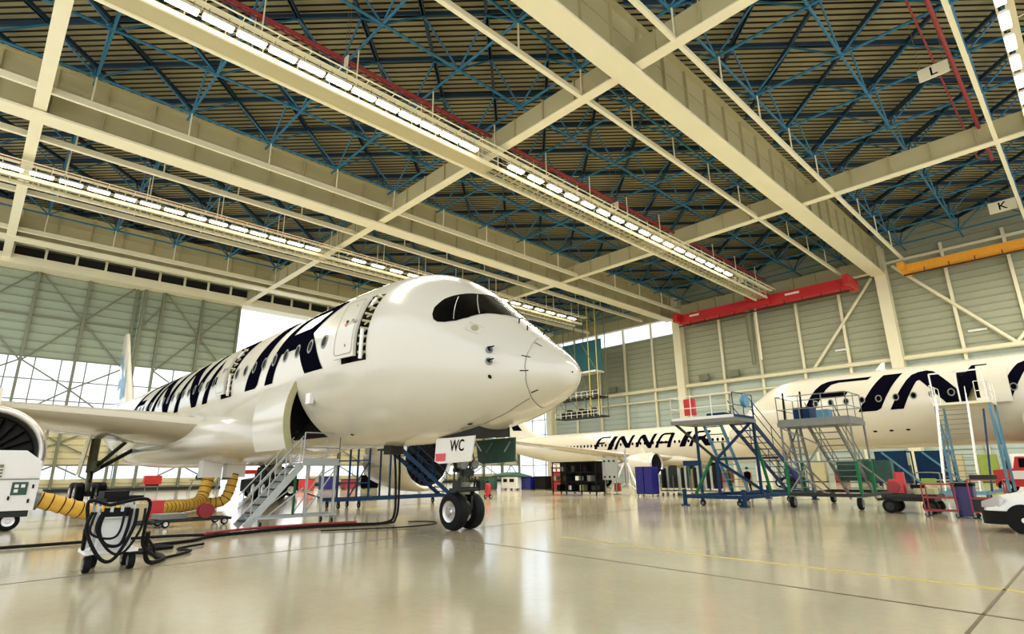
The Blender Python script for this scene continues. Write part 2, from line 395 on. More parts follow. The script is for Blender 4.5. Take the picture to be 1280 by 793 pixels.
# hangar doors
def door(n, x0, x1, posts, mids, nodes, yoff=0):
    Y = YD+yoff; D = thing('door_%d'%n,None,None,((x0+x1)/2,Y,0),kind='structure')
    def sheet(z0,z1,m,pitch=1.05):
        b = MB(); z = z0
        while z < z1-.05:
            h = min(pitch,z1-z); b.add([(x0,Y,z),(x1,Y,z),(x1,Y,z+h*.75),(x0,Y,z+h*.75),(x1,Y+.12,z+h*.88),(x0,Y+.12,z+h*.88),(x1,Y+.12,z+h),(x0,Y+.12,z+h)],[(0,1,2,3),(3,2,4,5),(5,4,6,7)]); z += h
        b.box((x0,Y+.14,z0),(x1,Y+.2,z1)); b.build('door_sheeting',m,D,fix=False)
    sheet(15.6,26.6,M['doorgrey']); sheet(3.1,8.3,M['doorcream'],.8); sheet(.35,1.5,M['doorcream'],.6)
    MB().box((x0,Y+.05,8.3),(x1,Y+.08,15.6)).build('door_pane',M['clear'],D)
    MB().box((x0,Y+.05,1.5),(x1,Y+.08,3.1)).build('door_pane',M['clear'],D)
    b = MB()
    for z in (10.6,13): b.rect((x0,Y,z),(x1,Y,z),.1,.12)
    x = x0
    while x <= x1: b.rect((x,Y,8.3),(x,Y,15.6),.12,.12); b.rect((x,Y,1.5),(x,Y,3.1),.08,.08); x += (x1-x0)/max(1,round((x1-x0)/2.5))
    b.build('glazing_bar',M['steelgreen'],D)
    for x in posts: MB().box((x-.14,Y-.5,.2),(x+.14,Y-.02,26.5)).build('door_post',M['steelgreen'],D)
    b = MB()
    for z in (26.3,20.6,15.6,8.3,3.1,.5): b.rect((x0,Y-.3,z),(x1,Y-.3,z),.14,.18)
    b.build('door_girt',M['steelgreen'],D)
    b = MB()
    for (xa,za,xb,zb) in nodes: b.bar((xa,Y-.35,za),(xb,Y-.35,zb),.09,6)
    b.build('door_brace',M['steelgreen'],D)
    MB().box((x0,Y-.6,0),(x1,Y+.3,.35)).build('door_bottom_rail',M['darksteel'],D)
def xs(c,w_,ztop=26.3,zm=20.6):
    o = []
    for zt,zmid,zb in ((26.3,20.6,15),(15.2,12,8.3),(8.3,5.7,3.1)):
        for s in (-1,1): o += [(c,zmid,c+s*w_,zt),(c,zmid,c+s*w_,zb)]
    o += [(c-w_,.5,c,3.1),(c+w_,.5,c,3.1)]
    return o
door(1,-13,14.3,(-12.8,-7.2,-2.1,3,8.1,13.3),0,xs(8.1,5.1)+xs(-2.1,5.1)+xs(-12.2,.5),.7)
door(2,13.8,26.4,(14.1,16.3,21.2,26.2),0,xs(21.2,4.9)+[(14.1,20.6,16.3,24)])
door(3,39,54.6,(39.2,44,49,53.8),0,xs(44,4.8)+xs(51.4,2.4),.7)
door(4,54.2,70,(54.5,59.4,64.6,69.8),0,xs(59.4,5),0)
door(5,69.6,84.9,(70.4,75,80,84.8),0,xs(75,4.8)+xs(82.4,2.4),.7)
# header over the doors
H = thing('trim_1',None,None,(36,84,26),kind='structure')
MB().box((-13,84,25.9),(XW,84.3,27.0)).build('header_beam',M['creamlt'],H)
MB().box((-13,83.9,28.3),(XW,84.2,28.75)).build('header_beam',M['creamlt'],H)
MB().box((-13,85.0,27),(XW,85.1,28.3)).build('header_gap_shade',M['dark'],H)  # dark panel standing in for the shade of the header gap
MB().box((-13,84.3,26.0),(XW,86.9,26.2)).build('header_soffit',M['creamlt'],H)
MB().box((-13,86.9,26.2),(XW,87.1,32.3)).build('header_cladding',M['clad'],H)
b = MB()
for k in range(0,33): b.box((-12+3*k,83.9,27),(-11.75+3*k,84.15,28.4))
b.build('header_post',M['creamlt'],H)
MB().box((-13,84.25,28.7),(XW,84.4,32)).build('header_cladding',M['cream'],H)

# ================================================================ AIRCRAFT
WIDE = dict(S=[0,.06,.25,.6,1.2,2.0,2.7,3.5,4.5,5.5,7,9,12,42,46,50,54,58,62,65,66.2],
 T=[4.10,4.36,4.60,4.88,5.33,5.95,6.53,7.20,7.84,8.17,8.32,8.36,8.34,8.34,8.34,8.25,8.15,7.95,7.7,7.5,7.4],
 B=[4.10,3.83,3.66,3.48,3.24,3.00,2.87,2.74,2.63,2.57,2.54,2.55,2.56,2.60,2.7,3.2,4.0,4.9,5.9,6.7,7.0],
 H=[0,.38,.66,1.00,1.42,1.84,2.11,2.37,2.60,2.75,2.86,2.92,2.92,2.92,2.9,2.7,2.35,1.85,1.2,.6,.2])
NARROW = dict(S=[0,.05,.2,.5,1.0,1.6,2.2,2.8,3.6,4.6,6,8,29,32,35,38,41,43.5,44.4],
 T=[3.95,4.15,4.35,4.62,4.95,5.25,5.6,5.95,6.15,6.25,6.3,6.32,6.32,6.3,6.25,6.18,6.05,5.85,5.7],
 B=[3.95,3.72,3.55,3.35,3.1,2.87,2.7,2.6,2.5,2.43,2.4,2.38,2.38,2.6,3.1,3.7,4.4,5.0,5.25],
 H=[0,.25,.45,.75,1.05,1.33,1.52,1.67,1.8,1.9,1.96,1.98,1.98,1.93,1.72,1.4,.95,.45,.15])
class Fus:
    def __init__(s, tab, X, Y, d, dz=0):
        s.t = tab; s.X = X; s.Y = Y; s.d = d; s.dz = dz; s.q = [math.sqrt(x) for x in tab['S']]; s.c = {}
    def sec(s, st):
        k = round(st,4)
        if k not in s.c:
            q = math.sqrt(max(0,st)); s.c[k] = (pch(s.q,s.t['T'],q),pch(s.q,s.t['B'],q),pch(s.q,s.t['H'],q))
        return s.c[k]
    def P(s, st, a, side=1, off=0):
        # side +1 = starboard. a in degrees from the top
        zt,zb,hw = s.sec(st); a = math.radians(a); zc = (zt+zb)/2; hh = (zt-zb)/2
        sx_ = -1 if s.d > 0 else 1      # starboard is -X when the nose points to -Y
        return Vector((s.X+sx_*side*(hw+off)*math.sin(a), s.Y+s.d*st, zc+(hh+off)*math.cos(a)+s.dz))
    def L(s, st, lat, z):               # station, lateral (starboard +), height
        sx_ = -1 if s.d > 0 else 1
        return Vector((s.X+sx_*lat, s.Y+s.d*st, z+s.dz))
    def skin(s, stations, holes, na=120):
        b = MB(); rings = []
        for st in stations: rings.append([s.P(st,360*k/na) for k in range(na)])
        n = na
        b.v = [v for r_ in rings for v in r_]
        for i in range(len(stations)-1):
            sm_ = (stations[i]+stations[i+1])/2
            for k in range(n):
                am = 360*(k+.5)/n
                if any(h[0] < sm_ < h[1] and h[2] < am < h[3] for h in holes): continue
                b.f.append((i*n+k,i*n+(k+1)%n,(i+1)*n+(k+1)%n,(i+1)*n+k))
        b.f.append(tuple(range((len(stations)-1)*n,len(stations)*n)))
        return b
    def decal(s, loops, fn, off=.012, cu=.4, cv=.2, side=1):
        # loops: outer + holes in (u,v); fn(u,v)->(station, angle)
        bm = bmesh.new(); tr = tessellate_polygon([[Vector((u,v,0)) for u,v in lp] for lp in loops])
        vs = [bm.verts.new((u,v,0)) for lp in loops for u,v in lp]
        for t in tr:
            try: bm.faces.new([vs[i] for i in t])
            except ValueError: pass
        us = [v.co.x for v in vs]; vv = [v.co.y for v in vs]
        def cut(lo,hi,st,ax):
            n = int((hi-lo)/st)
            for i in range(1,n+1):
                c = lo+i*st
                co = (c,0,0) if ax==0 else (0,c,0); no = (1,0,0) if ax==0 else (0,1,0)
                bmesh.ops.bisect_plane(bm, geom=bm.verts[:]+bm.edges[:]+bm.faces[:], plane_co=co, plane_no=no)
        cut(min(us),max(us),cu,0); cut(min(vv),max(vv),cv,1)
        b = MB(); bm.verts.index_update()
        b.add([s.P(*fn(v.co.x,v.co.y),side,off) for v in bm.verts],[tuple(v.index for v in f.verts) for f in bm.faces]); bm.free(); return b
    def patch(s, s0, s1, a0, a1, off, side=1, ns=6, na=12):
        b = MB(); b.v = [s.P(s0+(s1-s0)*i/ns, a0+(a1-a0)*j/na, side, off) for i in range(ns+1) for j in range(na+1)]
        b.f = [(i*(na+1)+j,i*(na+1)+j+1,(i+1)*(na+1)+j+1,(i+1)*(na+1)+j) for i in range(ns) for j in range(na)]; return b
    def recess(s, s0, s1, a0, a1, depth, side=1, ns=6, na=12):
        b = s.patch(s0,s1,a0,a1,-depth,side,ns,na)
        loop = [(s0,a0+(a1-a0)*j/na) for j in range(na+1)]+[(s0+(s1-s0)*i/ns,a1) for i in range(1,ns+1)]+[(s1,a1-(a1-a0)*j/na) for j in range(1,na+1)]+[(s1-(s1-s0)*i/ns,a0) for i in range(1,ns)]
        n = len(loop); b.add([s.P(x,a,side,0) for x,a in loop]+[s.P(x,a,side,-depth) for x,a in loop],[(i,(i+1)%n,(i+1)%n+n,i+n) for i in range(n)]); return b
    def shell(s, s0, s1, a0, a1, o0, o1, side=1, ns=6, na=12):
        # curved plate with thickness
        b = MB(); k = (ns+1)*(na+1)
        for o in (o0,o1): b.v += [s.P(s0+(s1-s0)*i/ns, a0+(a1-a0)*j/na, side, o) for i in range(ns+1) for j in range(na+1)]
        q = lambda i,j,t: t*k+i*(na+1)+j
        for t in (0,1): b.f += [(q(i,j,t),q(i,j+1,t),q(i+1,j+1,t),q(i+1,j,t)) for i in range(ns) for j in range(na)]
        for i in range(ns):
            for j in (0,na): b.f.append((q(i,j,0),q(i+1,j,0),q(i+1,j,1),q(i,j,1)))
        for j in range(na):
            for i in (0,ns): b.f.append((q(i,j,0),q(i,j+1,0),q(i,j+1,1),q(i,j,1)))
        return b
    def ribbon(s, pts, w_, off=.014, side=1):
        # thin line on the skin through (station, angle) points
        P = []
        for (a,b) in zip(pts,pts[1:]):
            for k in range(8): P.append((a[0]+(b[0]-a[0])*k/8,a[1]+(b[1]-a[1])*k/8))
        P.append(pts[-1]); c = [s.P(x,y,side,off) for x,y in P]; mb = MB()
        ctr = lambda st: s.L(st,0,(s.sec(st)[0]+s.sec(st)[1])/2)
        vs = []
        for i,p in enumerate(c):
            t = (c[min(i+1,len(c)-1)]-c[max(i-1,0)]).normalized(); n = (p-ctr(P[i][0])).normalized(); sd = t.cross(n)*w_/2; vs += [p-sd,p+sd]
        return mb.add(vs,[(2*i,2*i+1,2*i+3,2*i+2) for i in range(len(c)-1)])
def oval(cx, cy, rx, ry, n=14): return [(cx+rx*math.cos(2*PI*k/n),cy+ry*math.sin(2*PI*k/n)) for k in range(n)]
def rrect(x0,y0,x1,y1,rx,ry,n=4):
    o = []
    for cx,cy,a in ((x1-rx,y1-ry,0),(x0+rx,y1-ry,90),(x0+rx,y0+ry,180),(x1-rx,y0+ry,270)):
        for k in range(n+1): t = math.radians(a+90*k/n); o.append((cx+rx*math.cos(t),cy+ry*math.sin(t)))
    return o
GL = {
 'F':[[(0,0),(.22,.44),(.36,.70),(.50,.88),(.66,.97),(.84,1.0),(1.66,1.0),(1.58,.88),(.92,.88),(.74,.82),(.62,.66),(.575,.56),(1.16,.56),(1.08,.44),(.51,.44),(.27,0)]],
 'I':[[(0,0),(.40,0),(.50,.05),(1.0,1.0),(.60,1.0)]],
 'N':[[(0,0),(.40,.72),(.50,.88),(.64,.97),(.80,1.0),(.93,.93),(1.33,.36),(1.64,1.0),(1.92,1.0),(1.46,.06),(1.38,0),(1.14,0),(.66,.68),(.60,.66),(.27,0)]],
 'A':[[(0,0),(.42,.72),(.56,.9),(.78,1),(1.52,1),(1.64,.93),(1.63,.82),(1.30,0),(1.0,0),(1.1,.27),(.40,.27),(.27,0)],[(.47,.40),(.68,.78),(.82,.86),(1.30,.86),(1.33,.80),(1.16,.40)]],
 'R':[[(0,0),(.42,.72),(.56,.9),(.78,1),(1.55,1),(1.67,.95),(1.62,.84),(1.46,.68),(1.29,.50),(1.47,.32),(1.70,0),(1.24,0),(.99,.36),(.46,.36),(.27,0)],[(.60,.62),(.70,.78),(.82,.86),(1.36,.86),(1.42,.82),(1.27,.68),(1.12,.62)]],
}
TITLE = [('F',0),('I',1.32),('N',2.0),('N',3.92),('A',5.66),('I',7.66),('R',8.40)]     # offsets in letter heights
TLEN = 10.1
def airfoil(n=10, t=.12):
    up = []; lo = []
    for i in range(n+1):
        x = .5*(1-math.cos(PI*i/n)); y = 5*t*(.2969*math.sqrt(x)-.126*x-.3516*x*x+.2843*x**3-.1036*x**4)
        up.append((x,y)); lo.append((x,-y*.85))
    return up+lo[-2:0:-1]
def wing_mb(F, secs, side):
    # secs: (lateral, station_LE, z, chord, thickness ratio, tilt) ; tilt rotates the section upright
    rings = []
    for lat,st,z,c,t,tl in secs:
        ring = []
        for x,y in airfoil(10,t):
            ring.append(F.L(st+x*c, side*(lat-y*c*math.sin(tl)), z+y*c*math.cos(tl)-x*c*.03))
        rings.append(ring)
    return MB().loft(rings)
def engine(F, side, lat, st, z, R, L_, parent):
    sgn = F.d; c = F.L(st,side*lat,z)
    out = [(.93*R,.0),(.99*R,.12),(1.03*R,.35),(1.05*R,1.0),(1.04*R,L_*.45),(.93*R,L_*.75),(.78*R,L_)]
    inn = [(.93*R,0),(.86*R,.08),(.82*R,.3),(.84*R,1.1)]
    n = MB().lathe([(r_,sgn*h) for r_,h in out],c,'y',48,False).build('engine_cowl',M['paint'],parent,True)
    MB().lathe([(r_,sgn*h) for r_,h in [(1.0*R,.16),(.965*R,.03),(.93*R,-.02),(.89*R,.03),(.855*R,.14)]],c,'y',48,False).build('intake_lip',M['chrome'],n,True)
    MB().lathe([(r_,sgn*h) for r_,h in [(.855*R,.14),(.82*R,.3),(.84*R,1.1),(.80*R,1.8),(.02,1.85)]],c,'y',48,False).build('intake_duct',M['dark'],n,True)
    b = MB(); m = 22
    for k in range(m):
        a = 2*PI*k/m; u = Vector((math.cos(a),0,math.sin(a))); t_ = Vector((-math.sin(a),0,math.cos(a)))
        vs = []
        for rr,tw,ch in ((.28*R,.3,.22),(.55*R,.7,.30),(.81*R,1.1,.34)):
            d = t_*math.sin(tw)*ch+Vector((0,sgn,0))*math.cos(tw)*ch; vs += [c+Vector((0,sgn*1.2,0))+u*rr-d*.6,c+Vector((0,sgn*1.2,0))+u*rr+d*.6]
        b.add(vs,[(0,1,3,2),(2,3,5,4)])
    b.build('fan_blades',M['dark'],n)
    MB().lathe([(r_,sgn*h) for r_,h in [(.01,.65),(.12*R,.75),(.22*R,1.0),(.28*R,1.3)]],c,'y',24,False).build('spinner',M['blackm'],n,True)
    MB().lathe([(r_,sgn*h) for r_,h in [(.60*R,L_*.8),(.52*R,L_),(.38*R,L_+.9),(.1*R,L_+1.5)]],c,'y',24).build('exhaust_core',M['chrome'],n,True)
    MB().add([c+Vector((x,sgn*y,zz)) for x in (-.22,.22) for y,zz in ((1.4,R*.95),(L_*.5,R*1.55),(L_+1.2,R*1.5),(L_+.6,R*.4),(L_*.5,R*.8))],[(0,1,2,3,4),(9,8,7,6,5)]+[(i,(i+1)%5,(i+1)%5+5,i+5) for i in range(5)]).build('pylon',M['paint'],n)
def wheel(b_t, b_r, c, r, w_, ax='x'):
    # tyre lathe into b_t, rim into b_r
    b_t.lathe([(r*.55,-w_*.42),(r*.8,-w_*.5),(r*.95,-w_*.42),(r,-w_*.2),(r,w_*.2),(r*.95,w_*.42),(r*.8,w_*.5),(r*.55,w_*.42)],c,ax,28)
    b_r.lathe([(r*.08,-w_*.58),(r*.2,-w_*.58),(r*.24,-w_*.46),(r*.5,-w_*.44),(r*.57,-w_*.50),(r*.57,w_*.50),(r*.5,w_*.44),(r*.24,w_*.46),(r*.2,w_*.58),(r*.08,w_*.58)],c,ax,24)
def add_wheel(parent, c, r, w_, ax='x', name='wheel', rim=None):
    t = MB(); k = MB(); wheel(t,k,c,r,w_,ax); o = t.build(name,M['blackm'],parent,'auto'); k.build('wheel_rim',rim or M['chrome'],o,'auto'); return o
def main_gear(F, side, parent, lat=5.3, st=33.15, ztop=3.9, r=.68):
    g = F.L
    b = MB(); b.bar(g(st,side*lat,ztop),g(st,side*lat,1.9),.24,16); b.bar(g(st,side*lat,1.9),g(st,side*lat,.7),.16,16); b.bar(g(st-.2,side*(lat-.1),2.0),g(st-.2,side*(lat-.1),2.6),.3,12)
    o = b.build('main_gear_strut',M['steelgreen'],parent,'auto')
    b = MB().rect(g(st-1.05,side*lat,.72),g(st+1.05,side*lat,.72),.26,.3)
    for ds in (-.95,.95): b.bar(g(st+ds,side*lat-.75,.7),g(st+ds,side*lat+.75,.7),.1,10)
    b.build('bogie_beam',M['darksteel'],o)
    b = MB().bar(g(st,side*lat,1.9),g(st+.2,side*(lat-2.6),ztop-.2),.13,10); b.bar(g(st,side*lat,2.0),g(st-2.2,side*(lat-1.3),ztop-.1),.11,10); b.bar(g(st,side*lat,1.3),g(st-.6,side*lat,1.7),.06,8); b.bar(g(st-.6,side*lat,1.7),g(st,side*lat,2.2),.06,8)
    b.build('side_brace',M['darksteel'],o,'auto')
    MB().add([g(st-.9,side*(lat+.35),ztop),g(st+.9,side*(lat+.35),ztop),g(st+.6,side*(lat+.55),1.7),g(st-.6,side*(lat+.55),1.7),g(st-.9,side*(lat+.42),ztop),g(st+.9,side*(lat+.42),ztop),g(st+.6,side*(lat+.62),1.7),g(st-.6,side*(lat+.62),1.7)],[(0,1,2,3),(7,6,5,4),(0,1,5,4),(1,2,6,5),(2,3,7,6),(3,0,4,7)]).build('gear_door',M['paint'],o)
    for ds in (-.95,.95):
        for dl in (-.52,.52): add_wheel(o,g(st+ds,side*lat+dl,r),r,.46)
    return o
def titles(F, parent, s_front, Hh, a_bot, side, R_):
    # starboard: the R is at the nose end; port: the F is at the nose end
    k = math.degrees(Hh/R_)
    for ch,off in TITLE:
        if side == 1: fn = lambda u,v: (s_front+(TLEN-u)*Hh, a_bot-v*k)
        else: fn = lambda u,v: (s_front+u*Hh, a_bot-v*k)
        loops = [[(u+off,v) for u,v in lp] for lp in GL[ch]]
        F.decal(loops,fn,.012,.12,.06,side).build('painted_letter',M['navy'],parent,label='navy letter '+ch)
def stations(extra, L_, cone):
    s_ = [0.0004,.004,.012,.03,.06,.1,.16,.25,.36,.48,.6,.78,.98,1.2,1.45,1.7,2.0,2.3,2.7,3.1,3.5,4,4.5,5,5.5,6.2,7,8,9,10,12]
    x = 14
    while x < cone: s_.append(x); x += 2
    while x < L_-.3: s_.append(x); x += 1
    s_ += [L_]+list(extra); s_ = sorted(set(s_)); return s_

def big_airliner(name, label, F, side, main):
    t = thing(name,label,'airplane',F.L(33,0,0))
    holes = [(5.75,7.15,51,99),(10.5,13.4,102,150),(17.2,18.6,51,99)] if main else [(17.2,18.6,360-99,360-51)]
    ex = [h[i] for h in holes for i in (0,1)]
    sk = F.skin(stations(ex,66.2,42),holes).build('fuselage',M['paint'],t,True)
    # belly fairing
    rings = []
    for st,w_,d,tp in (((14.2,1.2,.0,3.3),(15.5,2.25,-.10,4.0),(17.5,2.95,-.28,4.5),(20,3.25,-.40,4.75),(24,3.4,-.45,4.9),(30,3.45,-.45,4.9),(36,3.35,-.4,4.8),(40,3.0,-.25,4.3),(43,2.2,-.05,3.6),(45,1.1,.2,3.2))[0 if main else 3:]):
        zb = F.sec(st)[1]; ring = []
        for k in range(32):
            a = 2*PI*k/32; e = .75
            cx = math.copysign(abs(math.cos(a))**e,math.cos(a)); cz = math.copysign(abs(math.sin(a))**e,math.sin(a))
            zc = (zb+d+tp)/2; ring.append(F.L(st,w_*cx,zc+(tp-zb-d)/2*cz))
        rings.append(ring)
    MB().loft(rings).build('belly_fairing',M['paint'],t,True)
    for sd in (1,-1):
        inn = [(1.5,19.6,3.9,13.5,.13,0),(3.1,20.7,4.0,12.3,.13,0),(6,22.7,4.35,10.6,.12,0),(10,25.5,4.8,8.5,.115,0),(16,29.9,5.55,6.6,.11,0),(22,34.2,6.4,5.0,.105,0),(27.5,38.2,7.2,3.6,.10,.08),(30,40.2,7.75,2.8,.1,.45),(31.4,41.7,8.6,2.1,.1,.9),(32.1,43.2,9.8,1.2,.1,1.3),(32.3,44.3,10.8,.4,.1,1.45)]
        wg = wing_mb(F,inn,sd).build('wing',M['paintgrey'],t,'auto')
        # leading edge slat line and flap track fairings
        b = MB()
        for la in (8,13.5,18.5,23.5):
            st = 20.7+(la-3)*.7; ch = 12.3-(la-3)*.46 if la < 10 else 8.5-(la-10)*.29
            z = 3.9+(la-3)*.125
            F2 = [F.L(st+ch*f_,sd*la,z-.45-g_) for f_,g_ in ((.5,0),(.65,.35),(.9,.45),(1.15,.15),(1.3,-.1))]
            b.tube(F2,[.06,.22,.28,.2,.04],8)
        b.build('flap_fairing',M['paint'],wg,'auto')
        engine(F,sd,10.45,20.9,2.5,1.9,5.6,wg)
        main_gear(F,sd,t)
        tp = wing_mb(F,[(.8,57.2,6.7,5.2,.1,0),(4,59.9,7.15,3.7,.1,0),(9.2,64.2,7.8,1.8,.1,0)],sd).build('tailplane',M['paint'],t,'auto')
    rings = []
    for st,z,c in ((52.5,8.0,10.5),(55.5,8.9,8.6),(58.2,11.5,6.4),(61,14.6,4.6),(62.9,16.7,3.5),(63.4,17.0,2.7)):
        rings.append([F.L(st+x*c,y*c,z) for x,y in airfoil(10,.11)])
    fin = MB().loft(rings).build('tail_fin',M['paint'],t,'auto')
    b = MB()
    def finP(st,z,sd):
        q = [(52.5,8.0,10.5),(55.5,8.9,8.6),(58.2,11.5,6.4),(61,14.6,4.6),(62.9,16.7,3.5)]; k = 0
        while k < 3 and z > q[k+1][1]: k += 1
        u = (z-q[k][1])/(q[k+1][1]-q[k][1]); le = q[k][0]+u*(q[k+1][0]-q[k][0]); c = q[k][2]+u*(q[k+1][2]-q[k][2]); x = min(max((st-le)/c,.01),.98)
        y = .55*(.2969*math.sqrt(x)-.126*x-.3516*x*x+.2843*x**3-.1036*x**4); return F.L(st,sd*(y*c+.02),z)
    for sd in (1,-1):
        for poly in ([(57.4,9.3),(59.6,9.3),(61.4,13.2),(64.2,13.4),(64.1,14.4),(60.9,14.4)],[(60.2,10.6),(63.9,10.6),(64.0,11.6),(60.8,11.6)]):
            n = 8; pts = []
            b0 = MB(); ctr = (sum(p[0] for p in poly)/len(poly),sum(p[1] for p in poly)/len(poly))
            for (a,c_) in zip(poly,poly[1:]+poly[:1]):
                b0.add([finP(a[0],a[1],sd),finP((a[0]+c_[0])/2,(a[1]+c_[1])/2,sd),finP(c_[0],c_[1],sd),finP(*ctr,sd)],[(0,1,3),(1,2,3)])
            b.add(b0.v,b0.f)
    b.build('fin_emblem',M['ltblue'],fin)
    # nose gear
    st = 4.48; g = F.L
    if main:
        b = MB().bar(g(st,0,2.9),g(st,0,1.3),.16,16); b.bar(g(st,0,1.3),g(st,0,.52),.1,14); b.bar(g(st,-.5,.52),g(st,.5,.52),.09,12)
        b.bar(g(st-.05,0,1.35),g(st-.05,0,1.0),.22,14); o = b.build('nose_gear_strut',M['steelgreen'],t,'auto')
        b = MB().bar(g(st,0,1.5),g(st+1.1,0,2.7),.07,8); b.bar(g(st-.3,-.42,1.15),g(st-.3,.42,1.15),.07,8); b.bar(g(st,-.32,1.7),g(st,.32,1.7),.07,8); b.cbox(g(st-.3,.45,1.25),(.16,.2,.28)); b.cbox(g(st-.3,-.45,1.25),(.16,.2,.28)); b.cbox(g(st-.22,0,1.62),(.34,.2,.2))
        b.bar(g(st-.32,-.12,.95),g(st-.32,-.12,.6),.04,6); b.bar(g(st-.32,.12,.95),g(st-.32,.12,.6),.04,6)
        b.bar(g(st+.2,.15,2.6),g(st+.2,.15,1.3),.025,6); b.bar(g(st-.2,-.15,2.6),g(st-.2,-.1,1.1),.025,6); b.cbox(g(st,.0,1.12),(.75,.3,.12)); b.bar(g(st-.25,.3,1.5),g(st-.1,.36,1.0),.03,6); b.bar(g(st-.25,-.3,1.5),g(st-.1,-.36,1.0),.03,6)
        for k in range(9): a = k*.7; b.tube([g(st-.2+.05*math.sin(a),.18*math.cos(a),2.5),g(st-.28,.3*math.cos(a*1.3),1.9),g(st-.2,.26*math.cos(a*1.7),1.4),g(st-.1,.12*math.cos(a),1.1)],.014,5)
        b.build('steering_links',M['darksteel'],o,'auto')
        b = MB()
        for x in (-.22,.22): b.lathe([(.03,-.16),(.13,-.16),(.14,-.08),(.06,.04)],g(st-.2,x,1.85),'y',14)
        b.build('taxi_light',M['steel'],o,'auto')
        add_wheel(o,g(st,.31,.53),.53,.36); add_wheel(o,g(st,-.31,.53),.53,.36)
        for sd,x in ((1,.78),(-1,-.78)):
            e = .10*sd
            d = MB().prism([(2.95,2.62),(4.75,2.6),(4.72,1.95),(4.5,1.88),(3.05,1.92)],lambda u,v,w_: g(u,x+e*(2.6-v)+w_,v),-.02,.02).build('gear_door',M['paint'] if sd==1 else M['dkgreen'],t,label='nose gear door showing its green inner face' if sd<0 else 'nose gear door with registration letters')
            if sd == 1:
                X_ = x+.05+e*.3
                text_mb('WC',.60,lambda u,v: g(3.7-u*.62,x+e*(2.6-(2.32+v*.75))+.03,2.36+v*.75)).build('registration_letters',M['navy'],d)
                MB().add([g(u,x+e*(2.6-v)+.028,v) for u,v in ((4.70,2.17),(4.2,2.17),(4.2,1.95),(4.66,1.95))],[(0,1,2,3)]).build('warning_plate',M['red'],d)
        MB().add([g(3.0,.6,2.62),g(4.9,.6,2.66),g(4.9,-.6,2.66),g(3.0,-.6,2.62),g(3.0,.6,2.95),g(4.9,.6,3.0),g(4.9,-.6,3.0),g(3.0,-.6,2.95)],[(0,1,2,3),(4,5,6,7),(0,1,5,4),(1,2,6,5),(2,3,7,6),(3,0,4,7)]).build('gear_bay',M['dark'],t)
        b = MB()
        for y_ in (3.1,3.9,4.7): b.bar(g(y_,.7,2.5),g(y_,.45,2.2),.025,6); b.bar(g(y_,-.7,2.5),g(y_,-.45,2.2),.025,6)
        b.build('door_link',M['steel'],t)
    else:
        b = MB().bar(g(st,0,2.9),g(st,0,.1),.15,14); o = b.build('nose_gear_strut',M['steel'],t,'auto'); add_wheel(o,F.L(st,.31,.53-F.dz),.53,.36); add_wheel(o,F.L(st,-.31,.53-F.dz),.53,.36)
    # windows
    sides = (1,-1)
    for sd in sides:
        s_ = 8.4; skip = [(17,18.8),(31,32.5),(46,47.6)]; out = MB(); k = 0
        while s_ < 54:
            if not any(a < s_ < b2 for a,b2 in skip):
                rg = F.decal([oval(s_,80,.21,5.2)],lambda u,v:(u,v),.016,.2,3,sd)
                if sd == side and k < 48:
                    wd = F.decal([oval(s_,80,.14,3.7)],lambda u,v:(u,v),.02,.2,3,sd).build('cabin_window',M['glass'],t)
                    rg.build('window_surround',M['steel'],wd)
                else: out.v, out.f = out.add(rg.v,rg.f).v, out.f
                k += 1
            s_ += 1.05
        if out.v: out.build('cabin_windows',M['glass'],t,kind='stuff')
    if main:
        # cockpit glazing as one black mask with pane posts
        mask = {}
        pl = [(3.26,64.5),(3.37,61),(3.44,55),(3.40,43),(3.25,28),(3.14,14),(3.12,0)]
        lo = [(2.04,0),(2.12,17),(2.25,27),(2.36,37),(2.47,47),(2.66,56),(2.93,62.5),(3.12,65)]
        for sd in (1,-1):
            F.decal([pl+lo],lambda u,v:(u,v),.018,.12,3,sd).build('cockpit_window',M['glass'],t,True)
            for p0,p1 in (((2.74,56),(3.2,33)),((2.36,35),(3.08,16))): F.ribbon([p0,p1],.045,.024,sd).build('window_post',M['steel'],t)
        # radome joint, lightning strips, panel lines
        F.ribbon([(.98,6),(.80,30),(.71,48),(.67,76),(.67,103),(.78,134),(.99,166),(1.1,180)],.022).build('radome_joint',M['steelgreen'],t)
        F.ribbon([(.98,-6),(.80,-30),(.71,-48),(.67,-76),(.67,-103),(.78,-134),(.99,-166),(1.1,-180)],.022).build('radome_joint',M['steelgreen'],t)
        for a in (28,67,96,139): F.ribbon([(.60,a),(.78,a+1)],.03,.016).build('lightning_strip',M['navy'],t)
        F.ribbon([(.92,149),(1.72,157),(2.78,163),(3.55,160.5),(3.75,172)],.02).build('panel_line',M['steelgreen'],t)
        for s_,a in ((1.51,72.6),(1.47,87.3)):
            p = F.P(s_,a,1,.0); n = (p-F.L(s_+1.2,0,4.3)).normalized()
            F.decal([oval(s_,a,.09,5)],lambda u,v:(u,v),.016,.1,3).build('probe_plate',M['steel'],t)
            MB().bar(p,p+n*.16,.035,8).bar(p+n*.16,p+n*.16+Vector((0,-.22,0)),.028,8,.015).build('pitot_probe',M['blackm'],t)
        F.decal([oval(1.49,106.5,.045,2.6)],lambda u,v:(u,v),.016,.1,3).build('static_port',M['blackm'],t)
        F.decal([oval(2.12,53.3,.10,3.4)],lambda u,v:(u,v),.016,.1,3).build('sensor_plate',M['brass'],t)
        for (a,b2) in (((1.93,48),(2.33,50)),((1.93,58),(2.31,60)),((1.93,48),(1.93,58)),((2.33,50),(2.31,60))): F.ribbon([a,b2],.010).build('stencil_line',M['brass'],t)
